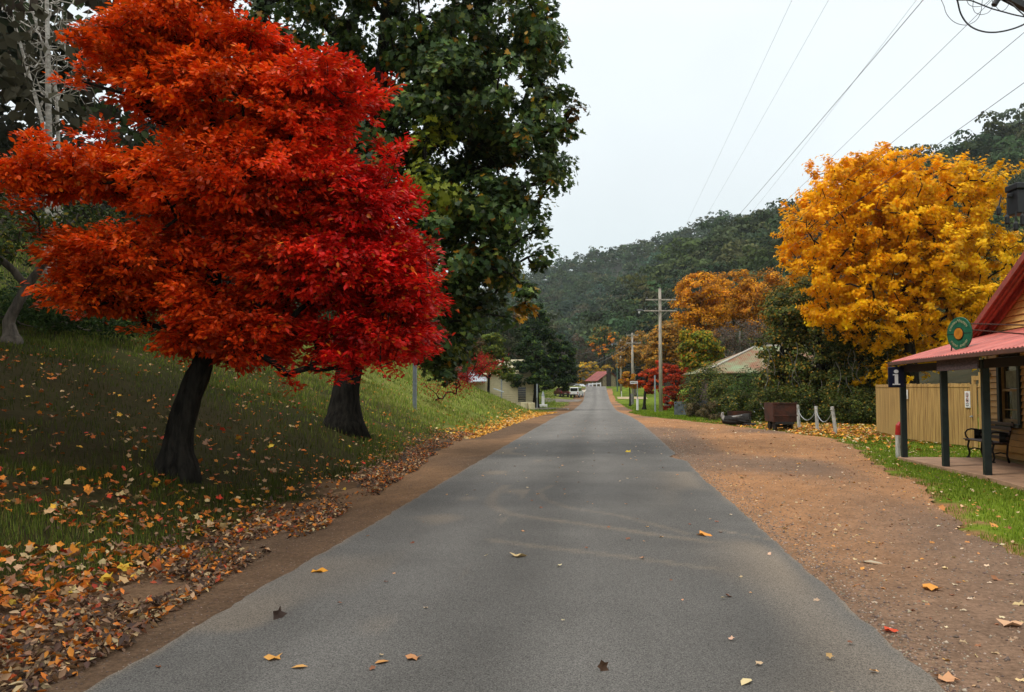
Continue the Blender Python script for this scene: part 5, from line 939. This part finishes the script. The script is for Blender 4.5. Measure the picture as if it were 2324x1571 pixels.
mb = MB(T_); mb.tube([(0, 0, .9), (0, 0, 65*s)], .05, 8); mb.build('pole', M['galv'], ss); mb = MB(T_); mb.tube([(0, 0, -.1), (0, 0, 1.2)], .13, 10); mb.build('foot', M['white'], ss)
mb = MB(T_); mb.box((-16.5*s, -.06, 59.5*s), (.5*s, -.03, 65.5*s)); bd = mb.build('blade', M['white'], ss); mb = MB(T_)
for k in range(7): mb.box(((-15+k*1.35)*s, -.066, 61.7*s), ((-14.1+k*1.35)*s, -.061, 63.7*s))
mb.box((-4.2*s, -.066, 61*s), (-2.6*s, -.061, 64.3*s)); mb.build('lettering', M['post_g'], bd)
q = at(1219, 928, 82); b = on(q[0], q[1]); mb = MB(); mb.tube([b-[0, 0, .2], b+[0, 0, 59/F*82]], .05, 8); mb.box(b+[-.07, -.07, 1.2], b+[.07, -.05, 2.5]); tag(mb.build('sign_post', M['galv']), 'grey sign post seen edge on before the dark green tree', 'post')
q = at(1232.5, 921, 95); b = on(q[0], q[1]); wm = empty('white_pillar', b, 'white painted pillar with pointed grey top on a wide base', 'monument'); mb = MB(frame(b, RT)); mb.box((-.48, -.4, -.1), (.48, .4, .34)); mb.build('base', M['white'], wm, bevel=.03); mb = MB(frame(b, RT)); mb.box((-.16, -.16, .34), (.16, .16, 1.28)); mb.build('shaft', M['white'], wm, bevel=.02); mb = MB(frame(b, RT)); mb.tube([(0, 0, 1.28), (0, 0, 1.5), (0, 0, 1.85)], [.2, .15, .02], 6); mb.build('cap', M['galv'], wm)
for lab_, px in (('cream concrete tank by the corner of the cream building', 1190), ('cream concrete tank nearest the sign post', 1206)):
    q = at(px, 922, 79.5); b = on(q[0], q[1]); mb = MB(); mb.tube([b-[0, 0, .2], b+[0, 0, .62], b+[0, 0, .66]], [.34, .34, .32], 16); tag(mb.build('concrete_tank', M['cream']), lab_, 'tank')
for px, h_, lab_ in ((1410.5, 11, 'small white guide post at the far right bend'),):
    q = at(px, 880, 150); b = on(q[0], q[1]); mb = MB(); mb.box(b+[-.07, -.05, -.1], b+[.07, .05, .95]); tag(mb.build('guide_post', M['white']), lab_, 'post')
# cream building on the left
a = at(1094, 900, 84); c = at(1218, 900, 84); T_ = frame(on(*a[:2]), c-a); L_ = np.linalg.norm((c-a)[:2]); cbd = empty('cream_building', on(*a[:2]), 'long cream weatherboard building behind the grassy bank', 'building')
mb = MB(T_); ztop = 3.4
z = -.6
while z < ztop:
    mb.add([(0, -.11, z), (L_, -.11, z), (L_, 0, z+.24), (0, 0, z+.24), (0, .05, z), (L_, .05, z), (L_, .05, z+.24), (0, .05, z+.24)], [(0,1,2,3),(7,6,5,4),(0,4,5,1),(3,2,6,7),(0,3,7,4),(1,5,6,2)]); z += .22
mb.build('wall', M['cream'], cbd); mb = MB(T_); mb.box((.1, .1, -.6), (L_-.1, 7, ztop)); mb.build('inner_wall', M['cream'], cbd)
mb = MB(T_); V = [(-.3, -.4, ztop), (L_+.3, -.4, ztop), (L_+.3, 3.6, ztop+1.6), (-.3, 3.6, ztop+1.6), (L_+.3, 7.6, ztop), (-.3, 7.6, ztop)]; V += [(x, y, z-.08) for x, y, z in V]; mb.add(V, [(0,1,2,3),(3,2,4,5),(9,8,7,6),(11,10,8,9),(0,6,7,1),(1,7,8,2),(2,8,10,4),(4,10,11,5),(5,11,9,3),(3,9,6,0)]); mb.build('roof', M['cream'], cbd)
mb = MB(T_); mb.box((1.9, -.1, .5), (2.05, -.03, ztop)); mb.build('downpipe', M['galv'], cbd); mb = MB(T_); mb.box((L_-1.9, -.1, .6), (L_-1.1, -.03, 2.1)); mb.build('window', M['glass'], cbd)
aw = [at(1120, 881, 80), at(1143, 889, 80)]; mb = MB(); v = FW*2.5; P_ = [aw[0], aw[1], aw[1]+v, aw[0]+v]; mb.add(P_+[p-[0, 0, .08] for p in P_], [(0,1,2,3),(7,6,5,4),(0,4,5,1),(1,5,6,2),(2,6,7,3),(3,7,4,0)]); mb.build('awning', M['ironroof'], cbd)
mb = MB(); P_ = [at(1060, 866, 82), at(1105, 864, 82), at(1100, 845, 86), at(1062, 845, 86)]; mb.add(P_+[p-[0, 0, .1] for p in P_], [(0,1,2,3),(7,6,5,4),(0,4,5,1),(1,5,6,2),(2,6,7,3),(3,7,4,0)]); mb.build('side_roof', M['ironroof'], cbd); q = at(1082, 866, 83.5); mb = MB(); mb.box(on(q[0]-.9, q[1], -1), np.array([q[0]+.9, q[1]+2.2, at(1082, 862, 84)[2]])); mb.build('side_wall', M['cream'], cbd)
# stone cottage beyond the crest
q = at(1383, 880, 222); b = on(q[0], q[1]); z0 = b[2]-1; ct = empty('cottage', b, 'small rendered cottage with a red iron roof beyond the crest', 'building'); axis = -RT*.42+FW*.9; T_ = frame([b[0], b[1], 0], axis); zE = at(1383, 857, 222)[2]; zR = at(1383, 843, 222)[2]; w2 = 2.0
mb = MB(T_); wv = [(0, -w2, z0), (0, w2, z0), (0, w2, zE), (0, 0, zR), (0, -w2, zE)]; wv += [(6, y, z) for x, y, z in wv]; mb.add(wv, [(4,3,2,1,0),(5,6,7,8,9),(0,1,6,5),(1,2,7,6),(4,0,5,9),(2,3,8,7),(3,4,9,8)]); mb.build('wall', M['stone'], ct)
mb = MB(T_)
for s_ in (-1, 1):
    ov = 2.0 if s_ > 0 else .4; sl2 = (zR-zE)/w2; V = [(-.4, 0, zR+.1), (6.4, 0, zR+.1), (6.4, s_*(w2+ov), zE-sl2*ov*.6+.1), (-.4, s_*(w2+ov), zE-sl2*ov*.6+.1)]; V += [(x, y, z-.12) for x, y, z in V]; mb.add(V, [(0,1,2,3),(7,6,5,4),(0,4,5,1),(1,5,6,2),(2,6,7,3),(3,7,4,0)])
rf = mb.build('roof', M['redroof'], ct); mb = MB(T_); mb.box((-.75, -.1, z0), (-.05, .9, zR+.9)); mb.build('chimney', M['brick'], ct)

# white guard rail on the crest
a = at(1336.5, 876, 197); c = at(1363, 874.5, 193); a, c = on(a[0], a[1]), on(c[0], c[1]); gr = empty('guard_rail', a, 'white timber guard rail at the crest of the road', 'rail'); za = max(a[2], 1.6+7/F*197); 
ta = at(1336.5, 870.5, 197); tc_ = at(1363, 869, 193); mb = MB(); mb.bar(ta-[0, 0, .15], tc_-[0, 0, .15], .06, .30); mb.build('rail', M['white'], gr)
for t in (0, .33, .66, 1): p = a*(1-t)+c*t; tz = (ta*(1-t)+tc_*t)[2]; mb = MB(); mb.box((p[0]-.12, p[1]-.16, p[2]-.4), (p[0]+.12, p[1]-.04, tz+.08)); mb.build('post', M['white'], gr)
# ---- vehicles
def vehicle(name, label, cat, base, rz, prof, w, body, glassz, wheels, wr, tail=True, glass_x=(.0, 1.0), pickup=False):
    """side profile in (length, height), rear at x=0"""
    o = empty(name, base, label, cat); ca, sa = math.cos(rz), math.sin(rz); T_ = np.eye(4); T_[:3, :3] = [[ca, -sa, 0], [sa, ca, 0], [0, 0, 1]]; T_[:3, 3] = base
    mb = MB(T_); n_ = len(prof); hmax = max(z for x, z in prof); V = []
    for s_ in (-1, 1):
        for x, z in prof: V.append((x, s_*w/2*(1-.10*max(0, (z-glassz)/(hmax-glassz+1e-6))), z))
    mb.add(V, [tuple(range(n_-1, -1, -1)), tuple(range(n_, 2*n_))]+[(i, (i+1) % n_, (i+1) % n_+n_, i+n_) for i in range(n_)]); mb.build('body', M[body], o, bevel=.04)
    L_ = max(x for x, z in prof)
    for x in wheels:
        for s_ in (-1, 1): mb = MB(T_); mb.tube([(x, s_*(w/2-.16), wr), (x, s_*(w/2+.02), wr)], wr, 16); wo = mb.build('wheel', M['tyre'], o); mb = MB(T_); mb.tube([(x, s_*(w/2+.021), wr), (x, s_*(w/2+.03), wr)], wr*.55, 10); mb.build('rim', M['galv'], wo)
    g0_, g1_ = glass_x; mb = MB(T_); mb.box((g0_-.03, -w/2*.80, glassz+.06), (g0_+.05, w/2*.80, hmax-.14)); mb.build('rear_window', M['glass'], o, bevel=.01)
    for s_ in (-1, 1): mb = MB(T_); mb.box((g0_+.2, s_*w/2*.90, glassz+.07), (g1_, s_*(w/2*.985), hmax-.14)); mb.build('side_window', M['glass'], o)
    if tail:
        for s_ in (-1, 1): mb = MB(T_); mb.box((-.03, s_*(w/2-.18), .75), (.03, s_*(w/2-.04), 1.02)); mb.build('tail_light', M['lampred'], o)
        mb = MB(T_); mb.box((-.10, -w/2*.96, .42), (.05, w/2*.96, .62)); mb.build('bumper', M['iron'], o, bevel=.03); mb = MB(T_); mb.box((-.115, -.18, .64), (-.02, .18, .76)); mb.build('number_plate', M['conc'], o)
    return o
SUV = [(0, .42), (0, 1.05), (.10, 1.80), (.4, 1.86), (2.6, 1.84), (3.1, 1.15), (4.1, 1.05), (4.25, .85), (4.25, .42)]
q = at(1302.5, 898, 147); vehicle('four_wheel_drive', 'white four wheel drive parked beside the far road', 'car', on(q[0], q[1]), R(78), SUV, 1.62, 'carwhite', 1.08, (.85, 3.3), .37, glass_x=(.04, 2.6))
UTE = [(0, .5), (0, 1.05), (1.9, 1.05), (1.95, 1.65), (2.9, 1.65), (3.5, 1.1), (4.6, 1.0), (4.7, .5)]
q = at(1283, 898, 149); vehicle('pickup', 'dark red pickup parked left of the white four wheel drive', 'car', on(q[0], q[1]), R(110), UTE, 1.65, 'carred', 1.08, (.8, 3.7), .36, glass_x=(1.95, 2.8), tail=True)
SED = [(0, .35), (.02, .95), (.5, 1.02), (1.1, 1.42), (2.5, 1.42), (3.2, .98), (4.3, .85), (4.4, .35)]
q = at(1327, 878, 214); vehicle('parked_car', 'white hatchback parked beyond the crest', 'car', on(q[0], q[1]), R(140), SED, 1.7, 'carwhite', .95, (.8, 3.4), .32, glass_x=(.8, 2.6)); q = at(1340, 878, 212); vehicle('parked_car', 'grey sedan parked just left of the guard rail', 'car', on(q[0], q[1]), R(100), SED, 1.7, 'cargrey', .95, (.8, 3.4), .32, glass_x=(.8, 2.6))
# ---- air
lo, hi = -3.0, 420.0; hz = MB(); hz.box((-950, -70, -8), (1000, 2600, 420)); hzo = hz.build('haze', M['white']); hzo['kind'] = 'stuff'
hm = bpy.data.materials.new('haze'); hm.use_nodes = True; hn = hm.node_tree; hn.nodes.clear(); ho = hn.nodes.new('ShaderNodeOutputMaterial'); pv = hn.nodes.new('ShaderNodeVolumePrincipled'); pv.inputs['Color'].default_value = (.80, .88, .90, 1); pv.inputs['Density'].default_value = .00012; pv.inputs['Anisotropy'].default_value = .3; hn.links.new(pv.outputs[0], ho.inputs['Volume']); hzo.data.materials.clear(); hzo.data.materials.append(hm)
SC.cycles.max_bounces = 6; SC.cycles.transparent_max_bounces = 8; SC.cycles.volume_bounces = 1
